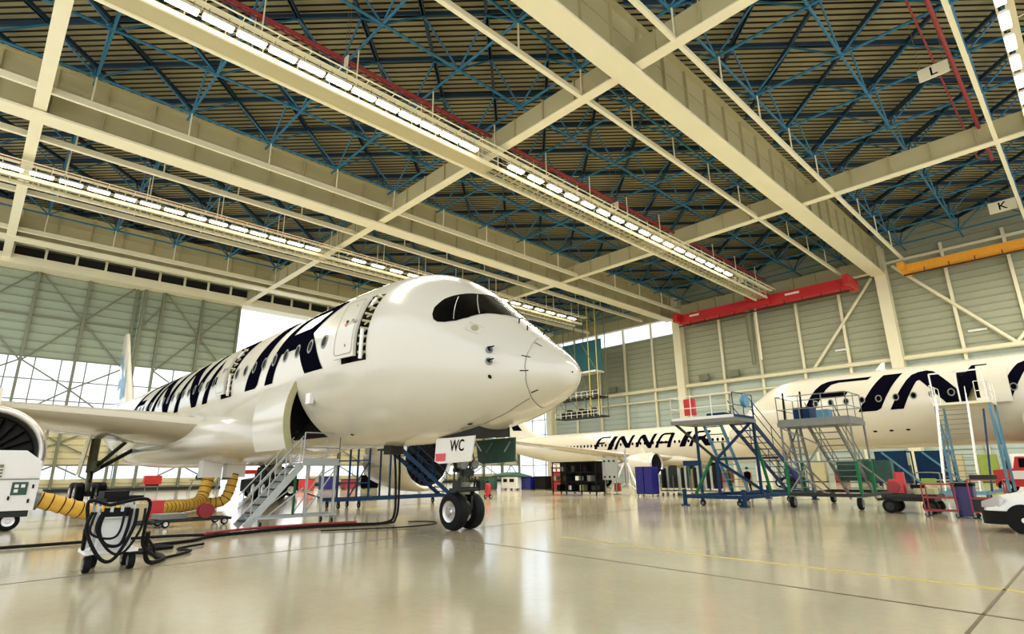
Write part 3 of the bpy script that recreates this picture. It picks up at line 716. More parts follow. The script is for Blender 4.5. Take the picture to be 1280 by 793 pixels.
        for s_,a in ((1.7,8),(1.35,10),(1.25,-12)):
            p = F.P(s_,a,1,0); MB().bar(p,p+Vector((0,-.02,.13)),.018,6).bar(p+Vector((0,-.02,.13)),p+Vector((0,-.16,.13)),.014,6).build('ice_probe',M['blackm'],t)
        F.decal([oval(6.6,14,.35,2.0)],lambda u,v:(u,v),.016,.2,3).build('antenna_outline',M['paintgrey'],t)
        for s_,a in ((12.2,140),(8.7,150),(3.1,158)):
            F.decal([oval(s_,a,.10,1.0)],lambda u,v:(u,v),.016,.1,2).build('drain_port',M['blackm'],t)
        MB().cbox(F.P(9.6,116,1,.06),(.14,.34,.36)).build('ice_light',M['white'],t)
        # open cabin doors
        for (s0,s1,lb) in ((5.75,7.15,'forward cabin door swung out on its hinge'),(17.2,18.6,'second cabin door swung out')):
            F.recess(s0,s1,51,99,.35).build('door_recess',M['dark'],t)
            b = MB()
            for a in range(54,98,5): b.bar(F.P(s0+.05,a,1,-.05),F.P(s0+.25,a,1,.12),.045,6); b.bar(F.P(s0+.1,a,1,.0),F.P(s0+.1,a+3,1,.1),.03,6)
            b.build('door_frame_fitting',M['brass'],t)
            MB().bar(F.P(s0+.12,80,1,.12),F.P(s0+.12,98,1,.12),.06,8).build('hinge_arm',M['white'],t,'auto'); MB().bar(F.P(s0+.14,57,1,.1),F.P(s0+.14,64,1,.12),.05,8).build('hinge_arm',M['white'],t,'auto')
            d = F.shell(s0+.34,s1+.12,56,96,.12,.22).build('cabin_door',M['paint'],t,'auto',label=lb)
            F.shell(s0+.38,s1+.06,58,94.5,.02,.12).build('door_lining',M['dark'],d)
            fr = rrect(s0+.42,58.5,s1+.04,94,.12,3)
            for q0,q1 in zip(fr,fr[1:]+fr[:1]): pass
            F.ribbon(fr+fr[:1],.02,.232).build('door_outline',M['steelgreen'],d)
            F.decal([oval(s0+.95,76,.06,1.3)],lambda u,v:(u,v),.235,.1,3).build('door_mark',M['red'],d)
            F.decal([oval(s0+.92,74,.07,.9)],lambda u,v:(u,v),.236,.1,3).build('door_mark',M['blackm'],d)
            F.decal([oval(s0+.8,89,.03,.8)],lambda u,v:(u,v),.235,.1,3).build('door_mark',M['steelgreen'],d)
            F.decal([oval(s0+.75,63,.03,.8)],lambda u,v:(u,v),.235,.1,3).build('door_mark',M['steelgreen'],d)
            b = MB()
            for q in ([(.85,76.5),(.81,74.5)],[(.70,76.5),(.64,73.2),(.60,73.6),(.62,74.8)],[(.55,76),(.52,73.2)],[(.49,74.7),(.47,76),(.43,75.8),(.41,74.5)],[(.36,74.6),(.33,75.3),(.37,75.9),(.34,76.3)]):
                c = F.ribbon([(s0+a,b2) for a,b2 in q],.022,.236); b.add(c.v,c.f)
            b.build('door_script',M['darksteel'],d)
        # open cargo door with its hinge on the upper edge
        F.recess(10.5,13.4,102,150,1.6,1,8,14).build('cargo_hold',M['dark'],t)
        hinge = [F.P(s_,102) for s_ in (10.5,13.4)]
        R3 = Matrix.Translation(hinge[0]) @ Matrix.Rotation(math.radians(38),4,Vector((0,1,0))) @ Matrix.Translation(-hinge[0])
        c = F.shell(10.5,13.4,102,150,-.06,.03,1,6,14); c.v = [R3@v for v in c.v]; cdoor = c.build('cargo_door',M['paint'],t,'auto',label='open forward cargo door')
        c = F.shell(10.44,10.50,102,150,-.20,.035,1,1,14); c.v = [R3@v for v in c.v]; c.build('door_edge',M['brass'],cdoor)
        c = F.shell(10.6,13.3,104,148,-.28,-.06,1,4,10); c.v = [R3@v for v in c.v]; c.build('door_lining',M['dark'],cdoor)
        # ventilation hatch adapters below the belly
        for s_,l_ in ((22.2,1.9),(22.4,.7)):
            p = g(s_,l_,2.0); MB().cbox(p,(.9,.7,.9)).build('service_hatch',M['white'],t)
        # ground power receptacle flap
        MB().cbox(g(8.2,.1,2.42),(.5,.5,.3)).build('service_hatch',M['dark'],t)
        titles(F,t,8.35,2.95,98.5,1,2.92); titles(F,t,8.35,2.95,98.5,-1,2.92)
    else:
        for sd in (1,-1):
            pl = [(3.38,61.5),(3.52,53),(3.50,39.5),(3.40,26.5),(3.33,10),(3.36,0)]; lo = [(2.36,0),(2.38,9),(2.50,27),(2.63,39),(2.76,50),(3.02,59.5)]
            F.decal([pl+lo],lambda u,v:(u,v),.018,.12,3,sd).build('masked_cockpit_window',M['white'],t,True)
        F.recess(17.2,18.6,51,99,.9,-1).build('door_recess',M['dark'],t)
        F.decal([[(17.35,56),(18.0,56),(18.0,98),(17.35,98)]],lambda u,v:(u,v),-.55,.3,6,-1).build('door_curtain',M['brass'],t)
        d = F.shell(18.3,19.8,51.5,97,.30,.42,-1).build('cabin_door',M['paint'],t,'auto')
        for s_ in (11.9,12.9,13.9): F.decal([oval(s_,127,.14,1.6)],lambda u,v:(u,v),.016,.2,3,-1).build('static_port',M['blackm'],t)
        F.ribbon([(2,100),(6,103),(8,104)],.02,.014,-1).build('panel_line',M['paintgrey'],t)
        MB().add([F.L(12.0,-.03,8.3),F.L(12.7,-.03,8.3),F.L(12.75,-.03,8.9),F.L(12.55,-.03,8.9),F.L(12.0,.03,8.3),F.L(12.7,.03,8.3),F.L(12.75,.03,8.9),F.L(12.55,.03,8.9)],[(0,1,2,3),(7,6,5,4),(0,1,5,4),(1,2,6,5),(2,3,7,6),(3,0,4,7)]).build('antenna',M['white'],t)
        titles(F,t,7.3,2.95,97,-1,2.92); titles(F,t,7.3,2.95,97,1,2.92)
    return t
FA = Fus(WIDE,11.05,9.25,1)
big_airliner('airliner','large white airliner in the foreground with open doors, nose pointing right',FA,1,True)
FB = Fus(WIDE,49.5,23.4,-1,.45)
big_airliner('airliner','white airliner at right with huge navy letters, behind the docking stairs',FB,-1,False)
def narrow_airliner():
    F = Fus(NARROW,56,17.5,1,0)
    t = thing('airliner','smaller white airliner in the middle background, partly hidden by black racks and a blue cabinet','airplane',F.L(20,0,0))
    F.skin(stations([],44.4,29),[],72).build('fuselage',M['paint'],t,True)
    for sd in (1,-1):
        w_ = wing_mb(F,[(1,14.2,2.9,7,.13,0),(2,14.8,2.95,6.4,.13,0),(6.4,17.4,3.35,3.9,.12,0),(12,21,4.1,2.7,.11,0),(16.6,24,4.7,1.6,.1,0),(17,24.8,5.3,1.1,.1,1.3),(17.1,25.5,6.3,.5,.1,1.5)],sd).build('wing',M['paintgrey'],t,'auto')
        engine(F,sd,5.75,14.1,2.25,1.12,3.4,w_)
        wing_mb(F,[(.5,38.5,5.1,3.3,.1,0),(6.2,41.8,5.7,1.4,.1,0)],sd).build('tailplane',M['paint'],t,'auto')
        b = MB().bar(F.L(22.2,sd*3.8,3),F.L(22.2,sd*3.8,.6),.13,12); o = b.build('main_gear_strut',M['steel'],t,'auto')
        for dx in (-.38,.38): add_wheel(o,F.L(22.2,sd*3.8+dx,.6),.6,.38)
    rings = []
    for st,z,c in ((34.5,6.1,7),(37,7,5.6),(39.5,9.5,4.0),(42.2,12.2,2.4)): rings.append([F.L(st+x*c,y*c,z) for x,y in airfoil(10,.11)])
    fin = MB().loft(rings).build('tail_fin',M['paint'],t,'auto')
    MB().add([F.L(u,.30,z) for u,z in ((38.6,7.2),(40.4,7.3),(41.0,8.2),(39.6,8.2))],[(0,1,2,3)]).build('fin_emblem',M['navy'],fin)
    b = MB().bar(F.L(4.6,0,2.6),F.L(4.6,0,.4),.1,12); o = b.build('nose_gear_strut',M['steel'],t,'auto')
    for dx in (-.24,.24): add_wheel(o,F.L(4.6,dx,.4),.4,.24)
    rings = []
    for st,w2,zb,tp in ((12,1.2,2.25,3),(14,1.9,2.05,3.4),(17,2.1,1.95,3.6),(22,2.1,1.95,3.6),(25,1.7,2.1,3.2),(27,1.0,2.35,2.9)):
        rings.append([F.L(st,w2*math.cos(2*PI*k/24),(zb+tp)/2+(tp-zb)/2*math.sin(2*PI*k/24)) for k in range(24)])
    MB().loft(rings).build('belly_fairing',M['paint'],t,True)
    s_ = 6.2; n = 0
    while s_ < 33:
        F.decal([oval(s_,84,.13,5)],lambda u,v:(u,v),.016,.3,4,1).build('cabin_window',M['navy'],t); s_ += .53
    pl = [(2.6,64),(2.75,50),(2.7,25),(2.65,0),(2.0,0),(1.95,25),(2.05,45),(2.3,60)]
    for sd in (1,-1): F.decal([pl],lambda u,v:(u,v),.018,.12,3,sd).build('cockpit_window',M['glass'],t)
    k = math.degrees(1.62/1.98)
    for ch,off in TITLE:
        loops = [[(u+off,v) for u,v in lp] for lp in GL[ch]]
        F.decal(loops,lambda u,v:(10.1+(TLEN-u)*1.47,100-v*k*1.0),.014,.25,.12,1).build('painted_letter',M['navy'],t,label='navy letter '+ch)
narrow_airliner()

# ================================================================ OVERHEAD SERVICES
def lamp_proto(loc, ax='x'):
    t = thing('strip_lamp','',None,loc)
    x,y,z = loc
    b = MB().prism([(-.24,.02),(.24,.02),(.13,.2),(-.13,.2)],lambda u,v,w_:(x+w_,y+u,z+v),-.78,.78); b.build('lamp_housing',M['white'],t)
    MB().cbox((x,y,z-.03),(1.5,.42,.09)).build('lamp_tube',M['lamp'],t)
    MB().bar((x-.5,y,z+.2),(x-.5,y,z+.7),.02,5).bar((x+.5,y,z+.2),(x+.5,y,z+.7),.02,5).build('hanger_wire',M['steel'],t)
    return t
proto = lamp_proto((3.2,28.7,25.2)); proto['category'] = 'lamp'
first = True
ORD = 'first second third fourth fifth sixth seventh eighth ninth tenth eleventh twelfth thirteenth fourteenth fifteenth sixteenth seventeenth'.split()
def lamp_row(xs_, y, z, label, group):
    global first
    for x in xs_:
        if first: o = proto; first = False
        else: o = copy_tree(proto)
        o.location = (x,y,z); o['label'] = 'lit strip lamp, %s %s'%(ORD[list(xs_).index(x)],label); o['group'] = group
lamp_row([2.4+1.75*k for k in range(13)],28.7,25.2,'from the left in the row above the airliner','lamps of the near catwalk, first run')
lamp_row([28.3+2.3*k for k in range(17)],28.7,25.2,'past the cross beam in the row heading to the red crane','lamps of the near catwalk, second run')
lamp_row([-5+1.9*k for k in range(16)],55.3,25.2,'from the left in the row beyond the middle girder','lamps of the far catwalk, first run')
lamp_row([29+2.5*k for k in range(16)],55.3,25.2,'past the cross beam in the row beyond the middle girder','lamps of the far catwalk, second run')
lamp_row([30+2.4*k for k in range(14)],-.7,25.2,'from the top in the upper right corner row','lamps at the right edge')
def catwalk(y0, y1, x0, x1, z, label, solid_to, hl=28.9, fl=False):
    t = thing('lighting_catwalk',label,'catwalk',((x0+x1)/2,(y0+y1)/2,z))
    MB().box((x0,y1-.1,z-.1),(x1,y1+.12,z+.25)).build('side_beam',M['creamlt'],t)
    MB().box((x0,y0-.1,z-.1),(x1,y0+.05,z+.2)).build('side_beam',M['creamlt'],t)
    if solid_to > x0: MB().box((x0,y0+.05,z),(solid_to,y1-.1,z+.05)).build('floor_panel',M['cream'],t)
    b = MB(); x = max(x0,solid_to)
    while x < x1: b.box((x,y0+.05,z),(x+.12,y1-.1,z+.08)); x += .9
    for k in (.33,.66): b.box((max(x0,solid_to),y0+(y1-y0)*k,z),(x1,y0+(y1-y0)*k+.06,z+.08))
    b.build('floor_grating',M['cream'],t)
    for yy in (y0,y1):
        b = MB(); b.bar((x0,yy,z+1.15),(x1,yy,z+1.15),.045,6); b.bar((x0,yy,z+.65),(x1,yy,z+.65),.03,6)
        x = x0
        while x <= x1: b.bar((x,yy,z),(x,yy,z+1.15),.035,5); x += 2.05
        b.build('handrail',M['creamlt'],t)
    s = -1 if not fl else 1; e = y1 if fl else y0
    b = MB().bar((x0,e+s*1.3,z+.9),(x1,e+s*1.3,z+.9),.05,6); b.rect((x0,e+s*.75,z+.85),(x1,e+s*.75,z+.85),.4,.06); x = x0
    while x <= x1: b.rect((x,e,z+.85),(x,e+s*1.3,z+.85),.05,.05); x += 1.9
    b.build('lamp_bracket',M['creamlt'],t)
    for x in XN:
        if x0 < x < x1:
            for yy in (y0,y1): MB().bar((x,yy,z+1.1),(x,yy,hl),.05,6).build('hanger_rod',M['creamlt'],t)
catwalk(29.4,30.9,-12,78.3,25,'cream lighting catwalk over the airliner nose running to the red crane',26.5)
catwalk(56.2,57.7,-12,70,25,'cream lighting catwalk beyond the middle girder',-13)
catwalk(-3.2,-1.8,14,78,25.2,'cream lighting catwalk at the upper right corner',-13,28.9,True)
def pipe(pts, r, label, m='redpipe'):
    b = MB().tube(pts,r,8); return tagm(b.build('sprinkler_pipe',M[m],None,'auto'),label,'pipe')
for y,x0,x1,z,wh in ((29.9,-12,80,28.1,'above the near lighting catwalk'),(60.2,-12,70,28.1,'beyond the middle girder'),(2.2,30,62,28.1,'near the letter L sign at right')):
    pipe([(x0,y,z),(x1,y,z)],.13,'dark red main sprinkler pipe '+wh)
    pipe([(x0,y+.9,z+.5),(x1,y+.9,z+.5)],.06,'thin red branch pipe '+wh)
def sign(x,y,z,ch,label,w_=1.5,h_=.8):
    t = thing('grid_sign',label,'sign',(x,y,z))
    MB().box((x-.03,y-w_/2,z-h_/2),(x+.03,y+w_/2,z+h_/2)).build('sign_plate',M['creamlt'],t)
    if ch: text_mb(ch,h_*.95,lambda u,v:(x-.04,y-u,z+v)).build('sign_letter',M['navy'],t)
    for s in (-1,1): MB().bar((x,y+s*w_*.4,z+h_/2),(x,y+s*w_*.4,31.8),.02,5).build('hanger_wire',M['steel'],t)
sign(43,3.2,27.5,'L','cream plate with the letter L hanging under the roof at upper right',1.7,.95)
sign(73.0,2.75,27.5,'K','cream plate with the letter K hanging at the right edge',2.2,1.2)
sign(13.4,29.0,27.2,'','small blank cream plate above the first run of lamps',.5,.8)
sign(43.3,29.8,27.4,'L','small cream plate beside the red pipe over the second run of lamps',.9,.9)
sign(74,31.2,27.2,'K','small cream plate at the far end of the lighting catwalk',1.3,1.1)
# cranes
def crane(x, y0, y1, z, h, m, label, trolley=None, mast=None):
    t = thing('overhead_crane',label,'crane',(x,(y0+y1)/2,z))
    MB().prism([(-.35,0),(.35,0),(.35,h),(-.35,h)],lambda u,v,w_:(x+u,w_,z+v),y0,y1).build('crane_girder',M[m],t)
    MB().prism([(1.0,0),(1.7,0),(1.7,h*.9),(1.0,h*.9)],lambda u,v,w_:(x+u,w_,z+v),y0,y1).build('crane_girder',M[m],t)
    for y in (y0,y1):
        MB().box((x-1.6,y-.35,z+.15),(x+2.8,y+.35,z+h+.1)).build('end_carriage',M[m],t)
    b = MB().rect((x-.5,y0,z-.5),(x-.5,y1,z-.5),.16,.16); k = y0+1
    while k < y1: b.rect((x-.5,k,z-.5),(x-.4,k,z+.1),.08,.08); k += 2.4
    b.build('cable_track',M['darksteel'],t)
    if trolley:
        MB().cbox((x+.7,trolley,z+h+.1),(2.6,3.0,.9)).build('trolley',M[m],t); MB().cbox((x-.55,trolley+1.0,z+.5),(.5,6,.7)).build('trolley_cabinet',M[m],t)
        for yy,l_ in ((trolley+9,1.6),(trolley-6,1.9)): MB().box((x-.38,yy,z+h*.55),(x-.36,yy+l_,z+h*.75)).build('rating_plate',M['white'],t)
    if mast:
        b = MB().bar((x+.7,mast,z+.2),(x+.7,mast,z-4.5),.42,12); b.bar((x+.7,mast,z-4.5),(x+.7,mast,z-8),.28,12); b.build('telescopic_mast',M['steelgreen'],t,'auto')
        MB().bar((x+.7,mast-1.1,z+.2),(x+.7,mast-1.1,z-7.5),.16,8).build('mast_tube',M['creamlt'],t,'auto')
crane(80,19.4,44,24.3,1.45,'red','bright red bridge crane spanning to the middle girder, with a mast',31.5,33.3)
crane(80,-9,13.3,24.8,.85,'orange','orange crane beam at the right under the roof')
# hanging tail dock by the far wall
t = thing('hanging_dock','tall hanging maintenance dock with teal netting and yellow posts behind the airliner nose','dock',(75.5,61.5,10))
for z in (10.4,13.6):
    MB().box((74.3,56.8,z),(77,66.5,z+.2)).build('platform',M['darksteel'],t)
    b = MB()
    for zz in (.55,1.1): b.bar((74.3,56.8,z+zz),(74.3,66.5,z+zz),.05,6)
    y = 56.8
    while y < 66.6: b.bar((74.3,y,z),(74.3,y,z+1.1),.045,6); y += 1.2
    b.build('guard_rail',M['white'],t)
for y in (56.9,58.6,61.6,66.3):
    for x in (74.4,76.9): MB().bar((x,y,10.4),(x,y,31.6),.08,6).build('post',M['ylw' if y in (58.6,56.9) and x<75 else 'steelgreen'],t)
MB().box((76.5,57.4,18.4),(76.56,66.2,23.9)).build('net_curtain',M['tealsheet'],t)
MB().box((74.6,57.4,17.9),(77,66.2,18.2)).build('platform',M['white'],t)
b = MB()
for y in (57,60,63): b.bar((74.35,y,10.6),(74.35,y+3,13.6),.06,6); b.bar((74.35,y,18),(74.35,y+3,23),.06,6)
b.build('cross_brace',M['steelgreen'],t)
b = MB()
for k in range(6): b.cbox((75,58.5+1.3*k,11.2),(.8,.7,1.0 if k%2 else 1.5))
b.build('dock_equipment',M['darksteel'],t)
# two wall cabinets and light strips on the sheeting
for y in (22.8,8.2):
    tagm(MB().box((84.7,y-.9,17.2),(84.9,y+.9,17.45)).build('wall_light',M['white']),'pale wall light strip %s'%('left of the right-hand column' if y>17 else 'right of the right-hand column'),'light')

# ================================================================ GROUND EQUIPMENT
def caster(parent, c, r=.1, w_=.06, m='steel'):
    o = MB().rect((c[0],c[1],c[2]+r*1.2),(c[0],c[1],c[2]+r*2.6),w_*1.6,w_*1.4).build('caster_fork',M[m],parent)
    add_wheel(o,(c[0],c[1],c[2]+r),r,w_,'x','wheel',M['steel']); return o
def stair_flight(t, bot, top, width, n, m, mtread, rail=1.0):
    # bot/top: centre points; width across
    bot,top = Vector(bot),Vector(top); d = top-bot; hd = Vector((d.x,d.y,0)).normalized(); sd = Vector((-hd.y,hd.x,0))*width/2
    for s in (-1,1): MB().rect(bot+sd*s,top+sd*s,.06,.22).build('stringer',M[m],t)
    for k in range(n):
        c = bot+d*((k+.7)/n); MB().rect(c-sd,c+sd,.24,.04).build('tread',M[mtread],t)
    if rail:
        for s in (-1,1):
            b = MB()
            for h in (rail*.55,rail): b.bar(bot+sd*s+Vector((0,0,h)),top+sd*s+Vector((0,0,h)),.022,6)
            for k in range(4): c = bot+d*((k+.3)/3.4); b.bar(c+sd*s,c+sd*s+Vector((0,0,rail)),.02,6)
            b.build('stair_handrail',M[m],t)
def guard(t, x0,y0,x1,y1,z,m,h=1.1,sides='xXyY',step=.9):
    b = MB()
    segs = dict(x=((x0,y0),(x0,y1)),X=((x1,y0),(x1,y1)),y=((x0,y0),(x1,y0)),Y=((x0,y1),(x1,y1)))
    for s in sides:
        p,q = segs[s]; p = Vector((*p,z)); q = Vector((*q,z))
        for hh in (h*.5,h): b.bar(p+Vector((0,0,hh)),q+Vector((0,0,hh)),.022,6)
        n = max(1,int((q-p).length/step))
        for k in range(n+1): c = p+(q-p)*k/n; b.bar(c,c+Vector((0,0,h)),.022,6)
        b.rect(p+Vector((0,0,.07)),q+Vector((0,0,.07)),.015,.14)
    b.build('guard_rail',M[m],t)
# blue docking stair
t = thing('docking_stair','tall blue mobile docking stair with red box on its platform, left of the grey one','stairs',(28,13,0))
MB().box((25.2,11.6,3.78),(27.4,14.9,3.95)).build('platform',M['steel'],t)
guard(t,25.25,11.65,27.35,14.85,3.95,'white',1.15,'xY'); guard(t,25.25,11.65,27.35,14.85,3.95,'blue',1.15,'y')
b = MB()
for p,q in (((25.4,14.6),(25.4,11.7)),((25.4,11.7),(34,11.7)),((25.4,14.6),(34,14.2)),((34,11.7),(34,14.2)),((29.5,11.7),(29.5,14.4))): b.rect((p[0],p[1],.42),(q[0],q[1],.42),.12,.16)
b.build('base_frame',M['blue'],t)
for x,y in ((25.4,14.6),(25.4,11.7),(34,11.7),(34,14.2)):
    MB().rect((x,y,.05),(x,y,.75),.14,.14).cbox((x,y,.03),(.3,.3,.06)).build('outrigger_foot',M['blue'],t)
for x,y in ((25.8,13.9),(25.8,12.1),(31,11.9),(31,14.1)): caster(t,(x,y,0),.14,.08,'blue')
for a,b_,m in (((25.6,12.9,.5),(25.6,12.9,2.1),'blue'),((25.6,12.9,2.1),(25.3,14.7,3.8),'darksteel'),((25.6,12.9,2.1),(27.2,11.8,3.8),'blue'),((26.3,14.5,.5),(25.8,13.2,2.2),'green'),((28.6,11.8,.5),(27.6,11.8,2.9),'green'),((29.6,14.2,.5),(28.6,14.0,3.0),'green'),((25.7,13.2,2.2),(29,12.2,.5),'blue'),((25.7,12.9,2.1),(30.4,12.0,2.2),'blue'),((27.3,14.7,3.8),(27.3,14.7,.5),'blue'),((27.3,11.7,3.8),(27.3,11.7,.5),'blue')):
    MB().rect(a,b_,.11,.11).build('strut',M[m],t)
stair_flight(t,(34,12.3,.1),(27.3,12.3,3.85),1.1,13,'blue','blue',1.1)
stair_flight(t,(29.6,13.8,.5),(27.3,13.8,3.85),.9,9,'ltblue','ltblue',0)
MB().cbox((25.5,13.95,4.6),(.18,.55,.8)).build('notice_board',M['red'],t)
b = MB().lathe([(.02,-.1),(.3,-.1),(.32,0),(.3,.1),(.02,.1)],(26.3,11.55,4.75),'y',20).build('hose_reel',M['ltblue'],t,'auto')
MB().cbox((26,12.7,4.1),(.9,.9,.26)).build('tool_tray',M['blue'],t)
# grey docking stair
t = thing('docking_stair','grey wheeled docking stair with green lower legs in front of the navy letter F','stairs',(29,8.8,0))
MB().box((26.3,7.25,3.42),(28.4,10.2,3.6)).build('platform',M['steel'],t)
guard(t,26.35,7.3,28.35,10.15,3.6,'steel',1.15,'xXYy')
b = MB()
for p,q in (((26.4,7.3),(26.4,10.1)),((26.4,7.3),(31.6,7.3)),((26.4,10.1),(31.6,10.1)),((31.6,7.3),(31.6,10.1))): b.rect((p[0],p[1],.55),(q[0],q[1],.55),.12,.14)
b.build('base_frame',M['darksteel'],t)
for x,y in ((26.4,7.4),(26.4,10.0),(31.5,7.4),(31.5,10.0)):
    o = MB().rect((x,y,.5),(x,y,.3),.2,.14).build('wheel_bracket',M['steel'],t); add_wheel(o,(x,y,.24),.24,.18,'y','wheel',M['steel'])
for x,y in ((26.4,7.3),(26.4,10.1),(28.3,7.3),(28.3,10.1)):
    MB().rect((x,y,1.9),(x,y,3.5),.07,.07).build('leg_upper',M['steel'],t); MB().rect((x,y,.5),(x,y,1.9),.11,.11).build('leg_lower',M['green'],t)
b = MB()
for p,q in (((26.4,10.1,.6),(26.4,8.6,2.6)),((26.4,8.6,2.6),(26.4,10.1,3.4)),((26.4,8.6,.6),(26.4,10.1,1.9)),((26.4,10.1,1.9),(28.3,10.1,3.4)),((26.4,7.3,1.9),(31.5,7.3,.6)),((28.3,10.1,1.9),(31.5,10.1,.6)),((26.4,7.3,1.9),(26.4,10.1,1.9))): b.rect(p,q,.06,.06)
b.build('cross_brace',M['steel'],t)
MB().cbox((30.4,8.1,1.5),(.5,2.2,.9)).build('canvas_cover',M['dkgreen'],t)
stair_flight(t,(31.3,8.6,.25),(27.0,8.6,3.5),1.1,12,'steel','steel',1.0)
stair_flight(t,(28.2,9.9,.6),(27.4,9.9,3.5),.5,10,'steel','ltblue',0)
MB().cbox((27.3,9.3,3.95),(.9,.7,.65)).build('tool_box',M['blue'],t); MB().cbox((27.0,8.4,3.85),(.5,.5,.5)).build('tool_box',M['ltblue'],t)
for y in (9.95,9.2): MB().bar((26.6,y,3.6),(26.6,y-.05,4.95),.045,6).build('door_bumper',M['blackm'],t)
# white passenger-door stair at the second airliner
t = thing('boarding_stair','tall white stair tower reaching the open door of the airliner at right','stairs',(42,6,0))
MB().box((43.4,4.4,5.3),(46.2,7.2,5.45)).build('platform',M['creamlt'],t)
guard(t,43.4,4.4,46.1,7.2,5.45,'white',1.15,'yY'); guard(t,43.4,4.4,46.1,5.0,5.45,'white',1.15,'x')
b = MB()
for x,y in ((43.5,4.5),(43.5,7.1),(46,4.5),(46,7.1)): b.rect((x,y,.2),(x,y,5.3),.12,.12)
for y in (4.5,7.1): b.rect((43.5,y,.6),(46,y,5.2),.07,.07); b.rect((46,y,.6),(43.5,y,5.2),.07,.07)
b.build('support_tower',M['ltblue'],t)
b = MB().rect((38.5,4.9,.3),(46,4.9,.3),.14,.18).rect((38.5,6.9,.3),(46,6.9,.3),.14,.18).rect((38.5,4.9,.3),(38.5,6.9,.3),.14,.18); b.build('base_frame',M['ltblue'],t)
b = MB()
for zz in (5.45,): 
    for y in (4.5,7.1): b.rect((43.45,y,5.45),(43.45,y,7.3),.08,.08)
b.rect((43.45,4.5,7.3),(43.45,7.1,7.3),.08,.08); b.rect((43.45,5.8,5.45),(43.45,5.8,7.3),.08,.08); b.build('gate_frame',M['white'],t)
stair_flight(t,(39.3,6.0,.3),(43.4,6.2,5.35),1.5,17,'white','steel',1.0)
MB().rect((39.5,4.8,.4),(43.4,4.8,4.9),.08,.14).build('support_leg',M['blue'],t)
for x in (39,45.6):
    for y in (4.9,6.9): caster(t,(x,y,0),.12,.08)
# aluminium stair at the cargo door
t = thing('access_stair','aluminium platform stair with handrails under the open cargo hatch','stairs',(8.2,19.5,0))
MB().box((8.35,18.95,1.93),(9.75,20.05,2.02)).build('platform',M['alu'],t)
guard(t,8.4,19.0,9.7,20.0,2.02,'alu',1.0,'Xy',1.2); 
for x,y,m in ((8.6,19.05,'alu'),(9.6,19.05,'alu'),(8.6,19.95,'green'),(9.6,19.95,'alu')): MB().rect((x,y,.3),(x,y,1.95),.07,.07).build('leg',M[m],t)
b = MB()
for y in (19.05,19.95): b.rect((7.0,y,.3),(9.75,y,.3),.06,.07); b.rect((8.6,y,.35),(9.6,y,1.8),.035,.035); b.rect((7.3,y,.3),(8.5,y,1.2),.035,.035)
b.rect((9.7,19.05,.3),(9.7,19.95,.3),.06,.07); b.rect((7.0,19.05,.3),(7.0,19.95,.3),.06,.07); b.build('base_frame',M['alu'],t)
for x,y in ((7.2,19.1),(9.6,19.1),(7.2,19.9),(9.6,19.9)): caster(t,(x,y,0),.1,.06)
stair_flight(t,(6.75,19.5,.05),(8.4,19.5,1.95),.8,8,'alu','darksteel',.95)
# blue low docking stand under the cabin
t = thing('docking_stand','low blue docking stand with a stair, under the airliner behind the nose gear','stairs',(17.5,27,0))
b = MB().rect((13.4,26.6,.42),(20.8,26.6,.42),.1,.16).rect((13.4,27.8,.42),(20.8,27.8,.42),.1,.16)
for x in (13.4,16,18.4,20.8): b.rect((x,26.6,.42),(x,27.8,.42),.1,.1)
b.rect((13.4,27.2,.42),(12.2,27.2,.8),.06,.06); b.build('base_frame',M['blue'],t)
b = MB()
for x in (14.2,15.3):
    for y in (26.6,27.8): b.rect((x,y,.42),(x,y,3.0),.08,.08)
for z in (1.2,2.3,2.95): b.rect((14.2,26.6,z),(15.3,26.6,z),.06,.06); b.rect((14.2,27.8,z),(15.3,27.8,z),.06,.06)
b.rect((14.2,26.6,.5),(15.3,26.6,2.3),.05,.05); b.build('support_tower',M['blue'],t)
for x in (13.7,14.8,20.2):
    for y in (26.6,27.8): caster(t,(x,y,0),.14,.08,'blue')
MB().box((16.4,26.6,2.85),(17.3,27.8,2.95)).build('platform',M['blue'],t)
for y in (26.7,27.7): MB().rect((16.6,y,.45),(16.6,y,2.9),.08,.08).build('leg',M['blue'],t)
stair_flight(t,(20.6,27.2,.45),(17.2,27.2,2.9),1.1,10,'blue','blue',1.0)
guard(t,16.4,26.6,17.3,27.8,2.95,'white',1.0,'yx',.45)
# air conditioning cart on the left
t = thing('air_conditioning_cart','large white ground air conditioning cart at the left edge, by the engine','cart',(-.3,25.6,0))
MB().prism([(-2.6,.62),(2.0,.62),(2.02,1.6),(2.0,2.15),(1.55,2.5),(-2.6,2.5)],lambda u,v,w_:(u,w_,v),24.7,26.7).build('cart_body',M['white'],t)
MB().box((-.8,24.66,1.65),(1.05,24.7,2.05)).build('air_inlet',M['steelgreen'],t)
for z in (1.72,1.82,1.92): MB().box((-.8,24.64,z),(1.05,24.67,z+.03)).build('louvre',M['white'],t)
MB().box((-2.6,24.66,1.58),(2.0,24.69,1.61)).build('panel_seam',M['steelgreen'],t)
MB().box((1.35,24.67,1.1),(1.75,24.7,1.5)).build('control_panel',M['dkgreen'],t)
for x,z in ((1.42,1.33),(1.58,1.33),(1.42,1.18)): MB().box((x,24.65,z),(x+.1,24.68,z+.1)).build('gauge',M['white'],t)
for x,z in ((1.86,1.3),(1.8,.85),(.4,1.3),(1.3,.95)): MB().box((x,24.66,z),(x+.05,24.7,z+.12)).build('latch',M['blackm'],t)
MB().add([(2.01,24.9,2.1),(2.01,25.4,2.1),(2.01,25.2,1.65),(2.01,24.9,1.65)],[(0,1,2,3)]).build('warning_stripe',M['red'],t)
MB().box((-2.6,24.8,.42),(1.9,26.6,.62)).build('chassis',M['darksteel'],t)
